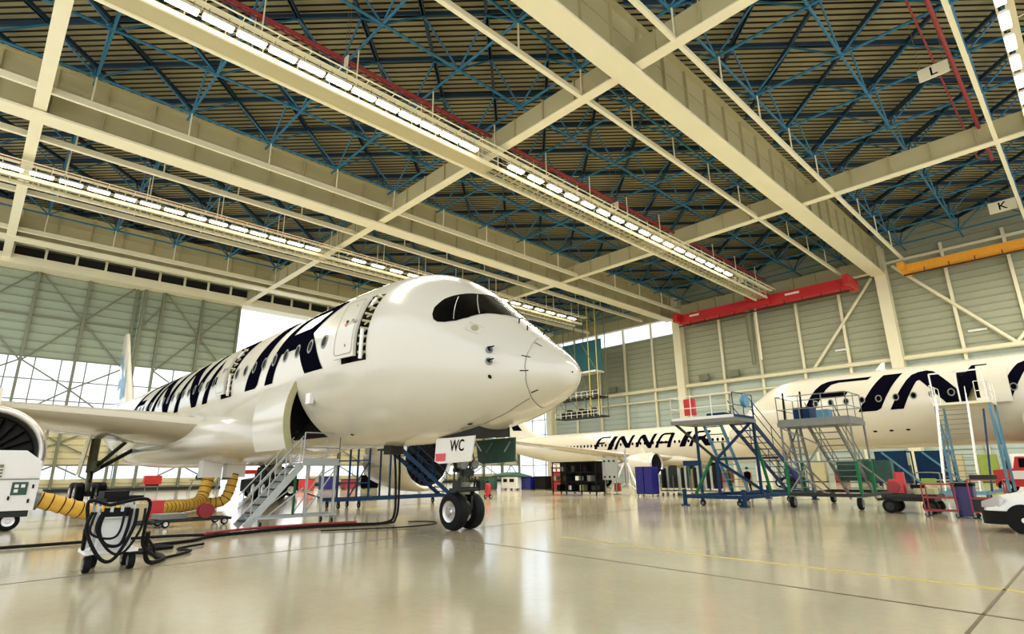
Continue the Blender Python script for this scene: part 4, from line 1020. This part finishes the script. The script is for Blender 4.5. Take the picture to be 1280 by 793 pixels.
for x in (-1.9,1.45):
    for y in (25.0,26.4): add_wheel(t,(x,y,.3),.3,.2,'y')
MB().bar((2.0,25.3,.95),(2.15,25.3,.93),.34,20).build('duct_outlet',M['steel'],t,'auto')
# yellow air ducts with dark spiral bands
def duct(pts, r, label):
    P = []
    pts = [Vector(p) for p in pts]
    for i in range(len(pts)-1):
        p0 = pts[max(i-1,0)]; p1 = pts[i]; p2 = pts[i+1]; p3 = pts[min(i+2,len(pts)-1)]
        n = max(4,int((p2-p1).length/.09))
        for k in range(n):
            u = k/n; P.append(.5*((2*p1)+(-p0+p2)*u+(2*p0-5*p1+4*p2-p3)*u*u+(-p0+3*p1-3*p2+p3)*u**3))
    P.append(pts[-1]); rr = [r*(1+.05*math.sin(i*2.1)) for i in range(len(P))]
    t = thing('air_duct',label,'duct',(pts[0].x,pts[0].y,0))
    MB().tube(P,rr,14).build('duct_sleeve',M['yellow'],t,'auto')
    b = MB()
    for i in range(1,len(P)-1,3):
        d = (P[i+1]-P[i-1]).normalized(); u = d.orthogonal().normalized(); v = d.cross(u)
        ring = [[P[i]+d*s*.018+(u*math.cos(2*PI*k/14)+v*math.sin(2*PI*k/14))*r*1.06 for k in range(14)] for s in (-1,1)]
        b.loft(ring,False,False)
    b.build('duct_band',M['blackm'],t); return t
duct([(2.12,25.3,.93),(2.7,25.35,.75),(3.6,25.6,.46),(4.6,26.6,.33),(6.0,28.2,.32),(7.8,30.0,.32),(8.75,31.0,.55),(9.15,31.45,1.75)],.27,'fat yellow banded air duct running from the white cart to the belly')
duct([(5.2,28.9,.32),(7.2,30.9,.32),(9.0,31.6,.32),(10.0,31.5,.5),(10.35,31.5,1.75)],.25,'yellow banded air duct rising to the right-hand belly hatch')
# hose cart
t = thing('hose_cart','small wheeled cart with a white box and hanging black hoses, in the left foreground','cart',(2.25,13,0))
MB().cbox((2.25,13.1,.66),(.48,.42,.62),0,.03).build('tank_box',M['white'],t)
MB().box((1.86,12.75,.30),(2.66,13.5,.36)).build('cart_deck',M['white'],t)
b = MB()
for x in (1.96,2.5):
    for y in (12.82,13.35): b.rect((x,y,.33),(x,y,1.16),.05,.05)
b.rect((1.96,12.82,1.14),(2.5,12.82,1.14),.05,.05); b.rect((1.96,13.35,1.14),(2.5,13.35,1.14),.05,.05)
for x in (2.16,2.32): b.rect((x,12.82,1.13),(x,12.82,1.0),.05,.05)
b.rect((1.96,12.82,.9),(2.5,12.82,.9),.03,.03); b.build('cart_frame',M['alu'],t)
for x,y in ((1.92,12.82),(2.58,12.82),(2.1,13.45),(2.6,13.45)): add_wheel(t,(x,y,.14),.14,.11,'x','wheel',M['steel'])
MB().cbox((2.32,13.2,1.22),(.62,.5,.10),.2).cbox((2.2,13.1,1.3),(.4,.35,.12),.1).build('folded_cover',M['blackm'],t)
MB().cbox((2.25,12.84,.99),(.4,.06,.16)).build('manifold',M['blackm'],t)
def catmull(pts, n=8):
    pts = [Vector(p) for p in pts]; P = []
    for i in range(len(pts)-1):
        p0 = pts[max(i-1,0)]; p1 = pts[i]; p2 = pts[i+1]; p3 = pts[min(i+2,len(pts)-1)]
        for k in range(n):
            u = k/n; P.append(.5*((2*p1)+(-p0+p2)*u+(2*p0-5*p1+4*p2-p3)*u*u+(-p0+3*p1-3*p2+p3)*u**3))
    return P+[pts[-1]]
for x0,x1,y,zl,r in ((2.05,2.42,12.70,.42,.028),(1.86,2.5,12.66,.20,.03),(2.0,2.62,12.63,.30,.022),(1.9,2.3,12.6,.55,.02)):
    MB().tube(catmull([(x0,y,1.02),(x0-.05,y-.02,.72),((x0+x1)/2-.12,y-.04,zl+.05),((x0+x1)/2+.1,y-.04,zl+.02),(x1,y-.02,.7),(x1+.03,y,1.05)]),r,8).build('hose_loop',M['blackm'],t,'auto')
for xx in (1.80,2.70):
    MB().tube(catmull([(2.1,12.75,1.12),(xx,12.8,1.2),(xx+.04,12.85,.8),(xx+.03,12.8,.4),(xx+.2,12.6,.2) if xx>2 else (xx,12.7,.75)]),.03,8).build('hose_loop',M['blackm'],t,'auto')
def hose(pts, r, label, m='blackm'):
    return tagm(MB().tube(catmull(pts,10),r,8).build('ground_hose',M[m],None,'auto'),label,'hose')
hose([(2.78,12.75,.62),(2.82,12.9,.2),(2.95,13.0,.045),(3.3,13.6,.04),(3.35,14.6,.04),(3.1,15.3,.04),(3.9,15.5,.04),(3.6,16.2,.04),(4.6,16.6,.04),(5.4,17.4,.04),(7.5,18.0,.04),(9.5,17.8,.04),(10.7,17.4,.04),(11.0,17.3,.35),(11.05,17.4,1.4),(11.0,17.45,2.3)],.04,'long black power cable snaking from the hose cart up to the airliner belly')
hose([(11.2,17.45,2.3),(11.2,17.4,1.2),(11.0,17.2,.2),(10.4,17.1,.05),(8,17.8,.05),(5.8,17.6,.05),(4.2,18.3,.05),(1.5,18.4,.05),(-4,18.6,.05)],.04,'second black cable hanging beside the first at the belly')
hose([(5.2,17.6,.10),(6.6,18.0,.11),(8.4,17.9,.11),(9.8,17.7,.1)],.035,'dark red hose lying along the black cable','redpipe')
hose([(2.8,12.9,.5),(3.0,13.2,.3),(3.2,13.6,.04),(4.0,14.4,.04),(3.9,15.0,.04),(4.6,15.6,.04)],.028,'thin black hose leaving the hose cart')
hose([(11.5,17.2,.03),(12.0,16.6,.03),(11.6,15.8,.03),(10.2,15.6,.03),(8,16.5,.03)],.02,'thin cord lying on the floor left of the nose wheels')
# hose reel trolley and boxes between ducts
t = thing('hose_reel_trolley','low dark hose reel trolley lying below the yellow ducts','trolley',(6.2,22.3,0))
b = MB()
for y in (21.8,22.8): b.rect((4.9,y,.2),(7.2,y,.2),.07,.08)
for x in (4.9,6,7.2): b.rect((x,21.8,.2),(x,22.8,.2),.07,.08)
b.rect((4.9,22.3,.2),(4.0,22.3,.1),.05,.05); b.build('frame',M['darksteel'],t)
for x in (5.2,7.0):
    for y in (21.8,22.8): add_wheel(t,(x,y,.12),.12,.08,'y')
MB().lathe([(.05,-.2),(.24,-.2),(.24,-.17),(.1,-.17),(.1,.17),(.24,.17),(.24,.2),(.05,.2)],(6.5,22.3,.46),'y',24).build('reel',M['redpipe'],t,'auto')
MB().cbox((5.4,22.3,.34),(.8,.9,.16),.1).build('tool_tray',M['steel'],t)
t = thing('equipment_box','cream equipment box with a dark red door beside the ducts, behind the hose cart','box',(5.0,24.2,0))
MB().cbox((4.9,24.2,.42),(.5,.6,.6)).build('box_body',M['cream'],t); MB().cbox((5.35,24.1,.5),(.42,.6,.6)).build('box_door',M['red'],t); MB().cbox((5.1,24.2,.08),(1.1,.7,.14)).build('skid',M['darksteel'],t)
def red_cabinet():
    t = thing('tool_case','small red case on a thin stand below the wing','case',(13.2,62,0))
    MB().cbox((13.2,62,1.35),(1.4,.6,.8)).build('case_body',M['red'],t); MB().cbox((13.2,61.9,.9),(1.0,.5,.12)).build('shelf',M['blackm'],t)
    b = MB()
    for x in (12.7,13.7): b.bar((x,61.8,0),(x,62.1,.95),.03,6)
    b.build('stand',M['steel'],t)
red_cabinet()
for x,lab in ((17.2,'small white trestle right of the red case, below the airliner belly'),(19.6,'dark trestle with a box below the belly')):
    t = thing('trestle',lab,'trestle',(x,62,0)); b = MB().rect((x-.9,62,1.3),(x+.9,62,1.3),.1,.1)
    for s in (-1,1):
        for dy in (-.4,.4): b.bar((x+s*.6,62,1.3),(x+s*.9,62+dy,0),.04,6)
    b.build('trestle_frame',M['steel'],t)
    MB().cbox((x,62,1.55),(.7,.4,.4)).build('box',M['darksteel'],t)
# generator cart
t = thing('generator_cart','small dark flatbed cart carrying a red pump, in front of the second airliner','cart',(25.7,5.5,0))
MB().cbox((25.7,5.45,.62),(1.3,1.7,.12)).cbox((25.7,5.45,.5),(1.1,1.5,.14)).build('cart_deck',M['darksteel'],t)
for x in (25.2,26.2):
    for y in (4.85,6.1): add_wheel(t,(x,y,.25),.25,.18,'x','wheel',M['darksteel'])
MB().rect((25.7,6.3,.5),(25.7,6.55,.45),.5,.1).build('bumper',M['darksteel'],t)
t2 = thing('red_pump','red engine pump standing on the flatbed cart','pump',(25.7,5.9,.68))
MB().cbox((25.7,5.85,.95),(.5,.5,.5),.1,.06).cbox((25.7,5.75,1.3),(.36,.3,.3),.1,.05).build('pump_body',M['red'],t2)
MB().lathe([(.03,-.06),(.2,-.06),(.2,.06),(.03,.06)],(25.42,5.95,.92),'x',18).build('flywheel',M['redpipe'],t2,'auto')
MB().bar((25.75,5.75,1.4),(25.75,5.75,1.6),.04,8).build('exhaust_pipe',M['darksteel'],t2)
t2 = thing('cargo_bundle','tan and black bundle on the flatbed cart beside the pump','bundle',(25.7,5.0,.68))
MB().cbox((25.7,5.0,.78),(.9,.7,.2),.15,.1).build('bundle',M['brass'],t2); MB().cbox((25.7,5.25,.93),(.5,.4,.14),.3,.08).build('cable_coil',M['blackm'],t2)
b = MB(); b.tube(catmull([(25.7,4.55,.68),(25.7,4.5,1.3),(25.7,4.6,1.42),(25.7,5.2,1.42),(25.7,5.3,1.3),(25.7,5.3,.68)],4),.022,6); b.build('cart_handle',M['steel'],t)
# red trolleys and bin
for k,(x,y,lab) in enumerate(((24.3,4.35,'red framed hand trolley with a lime green box, left of the dark blue bin'),(24.2,3.05,'red framed hand trolley with a black load, right of the dark blue bin'))):
    t = thing('hand_trolley',lab,'trolley',(x,y,0)); b = MB()
    for yy in (y-.45,y+.45):
        for xx in (x-.3,x+.3): b.rect((xx,yy,.18),(xx,yy,1.05+.15*k),.035,.035)
    for z in (.2,.62,1.05+.15*k):
        b.rect((x-.3,y-.45,z),(x-.3,y+.45,z),.04,.04); b.rect((x+.3,y-.45,z),(x+.3,y+.45,z),.04,.04); b.rect((x-.3,y-.45,z),(x+.3,y-.45,z),.04,.04); b.rect((x-.3,y+.45,z),(x+.3,y+.45,z),.04,.04)
    b.build('trolley_frame',M['redpipe'],t)
    for xx in (x-.3,x+.3):
        for yy in (y-.42,y+.42): caster(t,(xx,yy,0),.07,.04)
    if k: MB().cbox((x,y,.4),(.5,.8,.36)).cbox((x,y+.05,1.28),(.55,.7,.14),.2,.12).build('trolley_load',M['darksteel'],t)
    else: MB().cbox((x,y+.25,1.14),(.35,.4,.2),.3,.05).build('trolley_load',M['lime'],t)
t = thing('waste_bin','tall dark blue bin between the two red trolleys','bin',(24.5,3.72,0))
MB().prism([(-.24,0),(.24,0),(.29,.95),(-.29,.95)],lambda u,v,w_:(24.5+w_,3.72+u,v+.03),-.27,.27).build('bin_body',M['purple'],t); MB().cbox((24.5,3.72,1.04),(.62,.62,.1),0,.05).build('bin_lid',M['blackm'],t)
# red tow tug
t = thing('tow_tug','red tow tug at the right edge behind the white car','vehicle',(48.5,4.4,0))
MB().prism([(-1.5,.4),(1.7,.4),(1.7,1.4),(.9,1.5),(.7,2.2),(-.3,2.2),(-.5,1.5),(-1.5,1.4)],lambda u,v,w_:(48.5+w_,4.0-u,v),-1.1,1.1).build('tug_body',M['red'],t)
MB().prism([(-.2,1.55),(.6,1.55),(.55,2.1),(-.15,2.1)],lambda u,v,w_:(48.5+w_,4.0-u,v),-1.13,1.13).build('cab_window',M['glass'],t)
for x in (47.5,49.5):
    for y in (2.9,5.0): add_wheel(t,(x,y,.42),.42,.3,'x')
MB().bar((48.2,4.9,1.4),(48.2,4.9,2.0),.15,10).build('exhaust_pipe',M['darksteel'],t); MB().cbox((47.35,4.2,1.1),(.06,1.0,.5)).build('side_panel',M['white'],t)
# white car
def car():
    t = thing('car','white car, only its front visible, parked at the right edge','car',(20.4,.2,0)); B = MB
    rings = []
    # along y from the front bumper back, half width and heights (local x centre 20.3)
    cx = 20.1; y0 = 2.62
    for d,hw,zb,zt in ((0,.62,.30,.62),(.06,.74,.22,.74),(.3,.84,.2,.88),(.8,.87,.2,.98),(1.3,.88,.2,1.05),(3.6,.88,.2,1.08),(4.1,.84,.25,1.0),(4.2,.7,.35,.85)):
        pr_ = [(-.96,0),(-1,.25),(-1,.62),(-.93,.88),(-.7,.98),(0,1),(.7,.98),(.93,.88),(1,.62),(1,.25),(.96,0)]
        rings.append([(cx+u*hw,y0-d,zb+(zt-zb)*v) for u,v in pr_])
    B().loft(rings).build('car_body',M['white'],t,'auto')
    rings = []
    for z,ya,yb,hw in ((1.0,1.15,3.7,.82),(1.25,1.6,3.5,.76),(1.48,2.05,3.2,.66),(1.52,2.4,3.0,.5)):
        rings.append([(cx-hw,y0-ya,z),(cx+hw,y0-ya,z),(cx+hw,y0-yb,z),(cx-hw,y0-yb,z)])
    B().loft(rings).build('car_greenhouse',M['glass'],t,'auto')
    rings = [[(cx+u*hw*1.02,y0-d+.015,z) for u,z in ((-1,.2),(-1,.52),(0,.55),(1,.52),(1,.2))] for d,hw in ((-.05,.60),(0,.68),(.06,.76),(.3,.86),(.62,.875))]
    B().loft(rings).build('bumper',M['blackm'],t,'auto')
    for s in (-1,1):
        B().prism([(.0,.60),(.02,.74),(.42,.90),(.52,.80),(.38,.62)],lambda u,v,w_:(cx+s*(.66+.22*min(1,u*1.8+.1)+w_),y0+.03-u,v),-.06,.02).build('headlight',M['chrome'],t)
        for d in (.78,3.4):
            add_wheel(t,(cx+s*.80,y0-d,.31),.31,.2,'x')
            B().lathe([(.36,-.11),(.37,.11)],(cx+s*.80,y0-d,.33),'x',24).build('wheel_arch',M['blackm'],t)
    B().bar((cx-.3,y0+.01,.66),(cx+.3,y0+.01,.66),.05,8).build('grille',M['blackm'],t)
    return t
car()
# equipment in the middle distance
t = thing('storage_rack','black open storage rack with white labels, left of the perforated panel','rack',(32.3,27,0))
b = MB()
for y in (25.0,26.3,27.7,29.0):
    for x in (31.9,32.8): b.rect((x,y,.08),(x,y,2.3),.07,.07)
for z in (.25,.9,1.55,2.27): b.box((31.85,24.95,z),(32.85,29.05,z+.05))
b.build('rack_frame',M['blackm'],t); MB().box((32.8,25,.25),(32.85,29,2.3)).build('rack_back',M['dark'],t)
for k in range(11):
    y = 25.35+.36*k; z = (.3,.95,1.6)[k%3]; MB().cbox((32.3,y,z+.22),(.6,.3,.3+.1*(k%2)),0,.02).build('stored_box',M[('darksteel','steel','blackm','brass','white','darksteel','chrome')[k%7]],t)
for z in (2.05,1.75): 
    for y in (28.35,28.75): MB().box((31.82,y-.13,z-.1),(31.86,y+.13,z+.1)).build('paper_label',M['white'],t)
for y in (25,29):
    for x in (31.9,32.8): add_wheel(t,(x,y,.07),.07,.05,'y')
t = thing('perforated_panel','white panel board with dark knobs on wheels, between the black rack and the jack','panel',(32.4,24.1,0))
MB().box((32.35,23.55,1.05),(32.5,24.75,2.5)).build('panel_board',M['alu'],t)
for y in (23.75,24.15,24.55):
    for z in (1.25,2.3): MB().bar((32.3,y,z),(32.36,y,z),.07,8).build('knob',M['blackm'],t)
b = MB()
for y in (23.7,24.6): b.rect((32.45,y,.1),(32.45,y,1.1),.06,.06); b.rect((32.1,y,.12),(32.9,y,.12),.06,.06)
b.build('stand',M['steel'],t)
t = thing('tripod_jack','white tripod jack under the wing of the smaller airliner','jack',(35.8,25.2,0))
b = MB().bar((35.8,25.2,.7),(35.8,25.2,2.4),.16,12); b.bar((35.8,25.2,2.4),(35.8,25.2,3.2),.08,10); b.build('jack_ram',M['chrome'],t,'auto')
for a in (20,140,260):
    dx,dy = math.cos(math.radians(a)),math.sin(math.radians(a)); MB().rect((35.8+dx*.15,25.2+dy*.15,2.2),(35.8+dx*1.2,25.2+dy*1.2,.05),.14,.1).rect((35.8,25.2,.8),(35.8+dx*1.0,25.2+dy*1.0,.3),.06,.06).build('jack_leg',M['white'],t)
MB().cbox((35.2,25.6,.5),(.5,.4,.6),.4).build('pump_unit',M['redpipe'],t)
t = thing('blue_cabinet','tall royal blue wheeled cabinet in the middle distance','cabinet',(33.2,21.8,0))
MB().cbox((33.2,21.75,1.02),(.8,1.25,1.75)).build('cabinet_body',M['royal'],t); MB().box((32.78,21.73,.2),(32.8,21.76,1.85)).build('door_seam',M['navy'],t)
for x in (32.9,33.5):
    for y in (21.2,22.3): caster(t,(x,y,0),.06,.04)
for k,(x,y,m,lab) in enumerate(((34.6,20.9,'darksteel','dark panel trolley immediately right of the royal blue cabinet'),(34.8,19.7,'dkgreen','dark panel trolley second from the royal blue cabinet'),(34.6,18.7,'steelgreen','panel trolley third from the royal blue cabinet'),(34.4,17.7,'blackm','black panel trolley nearest the blue docking stair'))):
    t = thing('panel_trolley',lab,'trolley',(x,y,0))
    for j,(yy,mm) in enumerate(((-.34,m),(-.08,'alu'),(.12,'blackm'),(.34,'alu' if k%2 else m))): MB().box((x-.35,y+yy-.07,.5),(x+.35,y+yy+.09,1.95-.08*j)).build('stored_panel',M[mm],t)
    b = MB().box((x-.4,y-.5,.3),(x+.4,y+.5,.38))
    for yy in (-.48,.48): b.rect((x-.38,y+yy,.3),(x-.38,y+yy,1.3),.04,.04); b.rect((x+.38,y+yy,.3),(x+.38,y+yy,1.3),.04,.04)
    b.build('trolley_frame',M['steel'],t)
    for xx in (-.3,.3):
        for yy in (-.4,.4): caster(t,(x+xx,y+yy,0),.09,.05)
t = thing('blue_tool_box','navy box lying on top of the panel trolleys','box',(34.7,19.2,1.9)); MB().cbox((34.7,19.2,2.05),(.6,1.0,.28)).build('box_body',M['blue'],t); MB().cbox((34.7,19.2,2.2),(.62,1.02,.04)).build('box_lid',M['navy'],t)
t = thing('ground_power_unit','white ground power unit with dark hatches at the middle distance, right of the nose gear','generator',(39,40.5,0))
MB().cbox((39,40.5,.68),(1.4,2.2,1.0),0,.06).build('unit_body',M['white'],t)
for y,w_ in ((41.0,.5),(40.1,.6)): MB().box((38.27,y-w_/2,.75),(38.3,y+w_/2,1.05)).build('hatch',M['blackm'],t)
for x in (38.6,39.4):
    for y in (39.7,41.3): add_wheel(t,(x,y,.17),.17,.12,'x')
for (x,y,w_,h_,m,lab,nm) in ((39.5,38.9,1.3,1.05,'royal','dark blue crate right of the white power unit','crate'),(39.8,37.3,1.4,1.1,'blackm','black crate between the blue crate and the red crate','crate'),(40.2,35.6,1.2,1.9,'redpipe','tall dark red crate left of the black rack','crate'),(40,34.0,1.2,1.2,'purple','violet crate just left of the black rack','crate'),(38,43.2,1.5,1.1,'dkgreen','dark green crate left of the white power unit','crate')):
    t = thing(nm,lab,'crate',(x,y,0)); MB().cbox((x,y,.12+h_/2),(1.2,w_,h_),0,.04).build('crate_body',M[m],t); MB().cbox((x,y,.06),(1.1,w_*.9,.12)).build('pallet',M['steelgreen'],t)
    MB().cbox((x,y,.14+h_),(1.24,w_*1.03,.05)).build('crate_lid',M['darksteel'],t)
# canvas heap on the crates
rings = []
for k,(y,r_) in enumerate(((38.6,.1),(39.4,.3),(40.4,.42),(41.6,.4),(42.6,.3),(43.4,.1))): rings.append([(39+.6*math.cos(a*PI/6)*(.9+.15*math.sin(k*3+a)),y,1.22+r_*(max(0,math.sin(a*PI/6)))*(1+.2*math.sin(k*5+a*2))) for a in range(12)])
tagm(MB().loft(rings).build('canvas_cover',M['dkgreen'],None,True),'crumpled green grey canvas lying over the white power unit','canvas')
t = thing('fire_extinguisher','red wheeled fire extinguisher just right of the nose wheels','extinguisher',(25,28.4,0))
MB().lathe([(.05,.1),(.17,.14),(.18,.2),(.18,.8),(.14,.92),(.05,.98)],(25,28.4,0),'z',18).build('bottle',M['red'],t,'auto'); MB().bar((25,28.4,.95),(25,28.4,1.1),.04,8).build('valve',M['blackm'],t)
add_wheel(t,(25,28.15,.14),.14,.05,'y'); add_wheel(t,(25,28.65,.14),.14,.05,'y'); MB().tube(catmull([(25,28.4,1.05),(24.8,28.5,1.0),(24.78,28.5,.6),(24.8,28.45,.4)]),.02,6).build('discharge_hose',M['blackm'],t)
# far blue stand and items near the far wall
for (x,y,lab) in ((60,13.6,'far blue docking stand with red part, right of the grey docking stair'),(63,11.2,'second far blue stand under the belly of the airliner at right')):
    t = thing('blue_stand',lab,'stairs',(x,y,0))
    MB().box((x-1,y-1.2,2.9),(x+1,y+1.2,3.05)).build('platform',M['blue'],t); b = MB().rect((x-1,y-1.8,.4),(x-1,y+1.8,.4),.12,.14).rect((x+1,y-1.8,.4),(x+1,y+1.8,.4),.12,.14)
    for dx in (-.95,.95):
        for dy in (-1.15,1.15): b.rect((x+dx,y+dy,.1),(x+dx,y+dy,3),.1,.1)
    b.build('frame',M['blue'],t); MB().box((x-1.02,y-1.1,.6),(x-.98,y+1.1,2.9)).build('side_sheet',M['blue'],t)
    MB().rect((x-1.1,y+.6,2.95),(x-1.1,y-1.9,.4),.08,.16).build('brace',M['ltblue'],t)
    for dy in (-1.5,1.5): caster(t,(x-1,y+dy,0),.12,.08,'blue'); caster(t,(x+1,y+dy,0),.12,.08,'blue')
    if y > 12: MB().cbox((x-1.2,y+.3,1.0),(.2,.5,1.2)).build('red_locker',M['red'],t)
far = [(80,39,'redpipe','dark red',1.6,1.5),(80,36.2,'orange','orange',1.2,1.2),(80,33.4,'white','white',2.2,2.0),(80,30,'royal','deep blue',1.6,1.6),(80,27,'cream','cream',2.6,2.4),(80,24,'redpipe','brick red',1.4,1.5),(80,21,'dkgreen','dark green',1.8,2.6),(80,17.5,'darksteel','charcoal',1.8,1.8),(80,13,'cream','cream',2.8,3.0),(80,9.5,'lime','lime green',1.6,2.8),(80,6.5,'white','white',2.2,2.8),(80,3,'blue','mid blue',1.8,2.4)]
for k,(x,y,m,cn,w_,h_) in enumerate(far):
    nb = far[k-1][3] if k else 'tall hanging dock area'
    t = thing('wall_cabinet','%s cabinet against the far wall%s'%(cn,', next one right of the %s cabinet'%nb if k else ', leftmost of the cabinet row'),'cabinet',(x,y,0))
    MB().cbox((x,y,.1+h_/2),(1.0,w_,h_),0,.04).build('cabinet_body',M[m],t)
    for s in (-1,1): MB().box((x-.53,y+s*w_/4-w_/5,.25),(x-.5,y+s*w_/4+w_/5,h_-.05)).build('cabinet_door',M[m],t); MB().box((x-.56,y+s*.08-.02,h_*.5),(x-.53,y+s*.08+.02,h_*.5+.15)).build('door_handle',M['chrome'],t)
    MB().cbox((x,y,.05),(.9,w_*.95,.1)).build('plinth',M['blackm'],t)
b_ = [('red',27,60,1.5,1.1,'red crate below the belly, leftmost of the row behind the aluminium stair'),('royal',29.5,60,1.6,1.3,'blue crate behind the aluminium stair, right of the red one'),('redpipe',32,60,1.4,1.0,'dull red crate behind the blue docking stand'),('navy',34.6,60,1.6,1.4,'navy crate behind the blue docking stand, right of the dull red one'),('orange',24.5,61,1.0,.8,'orange crate below the belly behind the aluminium stair')]
for m,x,y,w_,h_,lab in b_:
    t = thing('crate',lab,'crate',(x,y,0)); MB().cbox((x,y,.12+h_/2),(w_,1.2,h_),0,.04).build('crate_body',M[m],t); MB().cbox((x,y,.06),(w_*.9,1.1,.12)).build('pallet',M['steelgreen'],t); MB().cbox((x,y,.14+h_),(w_*1.03,1.24,.05)).build('crate_lid',M['darksteel'],t)
t = thing('tow_tractor','black tow tractor below the belly, behind the aluminium stair','vehicle',(18.2,47,0))
MB().prism([(-1.9,.45),(1.9,.45),(1.9,1.3),(1.0,1.5),(.6,2.3),(-.7,2.3),(-.9,1.5),(-1.9,1.35)],lambda u,v,w_:(18.2+u,47+w_,v),-1,1).build('tractor_body',M['blackm'],t)
MB().prism([(-.6,1.6),(.7,1.6),(.5,2.2),(-.55,2.2)],lambda u,v,w_:(18.2+u,47+w_,v),-1.03,1.03).build('cab_window',M['glass'],t)
for x in (17,19.5):
    for y in (46.1,47.9): add_wheel(t,(x,y,.5),.5,.35,'y')
MB().cbox((16.2,45.9,1.9),(.9,.2,.3)).build('warning_board',M['red'],t)
# people
def person(x, y, h, rz, top, leg, label, pose):
    root = thing('person',label,'person',(x,y,0)); s = h/1.78; co,si = math.cos(rz),math.sin(rz)
    def W(p): return Vector((x+(p[0]*co-p[1]*si)*s, y+(p[0]*si+p[1]*co)*s, p[2]*s))
    V = [(0,0,.98,.15),(0,0,1.2,.145),(0,0,1.42,.15),(0,.01,1.53,.058),(0,.02,1.6,.06),(0,.02,1.68,.098),(0,.02,1.74,.07)]
    E_ = [(0,1),(1,2),(2,3),(3,4),(4,5),(5,6)]
    for sd in (-1,1):
        k = len(V); fx = pose*sd
        V += [(sd*.1,0,.92,.1),(sd*.11,.02+fx*.12,.5,.068),(sd*.11,-.02+fx*.18,.1,.045),(sd*.12,.12+fx*.18,.05,.04)]; E_ += [(0,k),(k,k+1),(k+1,k+2),(k+2,k+3)]
        k = len(V); V += [(sd*.2,0,1.42,.062),(sd*.25,.0,1.14,.046),(sd*.22,.14+.1*pose,.92,.036),(sd*.21,.2+.1*pose,.84,.03)]; E_ += [(2,k),(k,k+1),(k+1,k+2),(k+2,k+3)]
        f0 = len(V)-1
        for j in range(4): V.append((sd*(.19+.016*j),.225+.1*pose+.01*(j%2),.765-.004*abs(j-1.5),.009)); E_.append((f0,len(V)-1))
        V.append((sd*.17,.22+.1*pose,.81,.01)); E_.append((f0,len(V)-1))
    me = bpy.data.meshes.new('body'); me.from_pydata([W(v)-Vector((x,y,0)) for v in V],E_,[]); ob = bpy.data.objects.new('body',me); COL.objects.link(ob)
    md = ob.modifiers.new('s','SKIN'); 
    for i,v in enumerate(V): me.skin_vertices[0].data[i].radius = (v[3]*s,v[3]*s)
    me.skin_vertices[0].data[0].use_root = True
    ob.modifiers.new('u','SUBSURF').levels = 1
    dg = bpy.context.evaluated_depsgraph_get(); m2 = bpy.data.meshes.new_from_object(ob.evaluated_get(dg)); bpy.data.objects.remove(ob)
    for mm in (M['skin'],M[top],M[leg],M['blackm']): m2.materials.append(mm)
    for p in m2.polygons:
        z = p.center.z/s; r_ = abs(p.center.x)+abs(p.center.y); p.material_index = 3 if z < .1 else 2 if z < .96 and r_ < .3*s or z < .7 else 0 if z > 1.5 or z < .88 else 1; p.use_smooth = True
    o = bpy.data.objects.new('body',m2); COL.objects.link(o); o.parent = root
    c = W((0,.0,1.70)); MB().lathe([(.02,.1),(.07,.085),(.1,.04),(.105,-.01),(.09,-.05)],c,'z',14,True).build('hair',M['blackm'],root,True)
    return root
person(22.8,63,1.8,2.6,'orange','navy','person in an orange top standing far below the belly, left of the tow tractor',.5)
person(38.2,17.2,1.78,1.2,'navy','blackm','person in dark clothes behind the blue docking stair',.6)
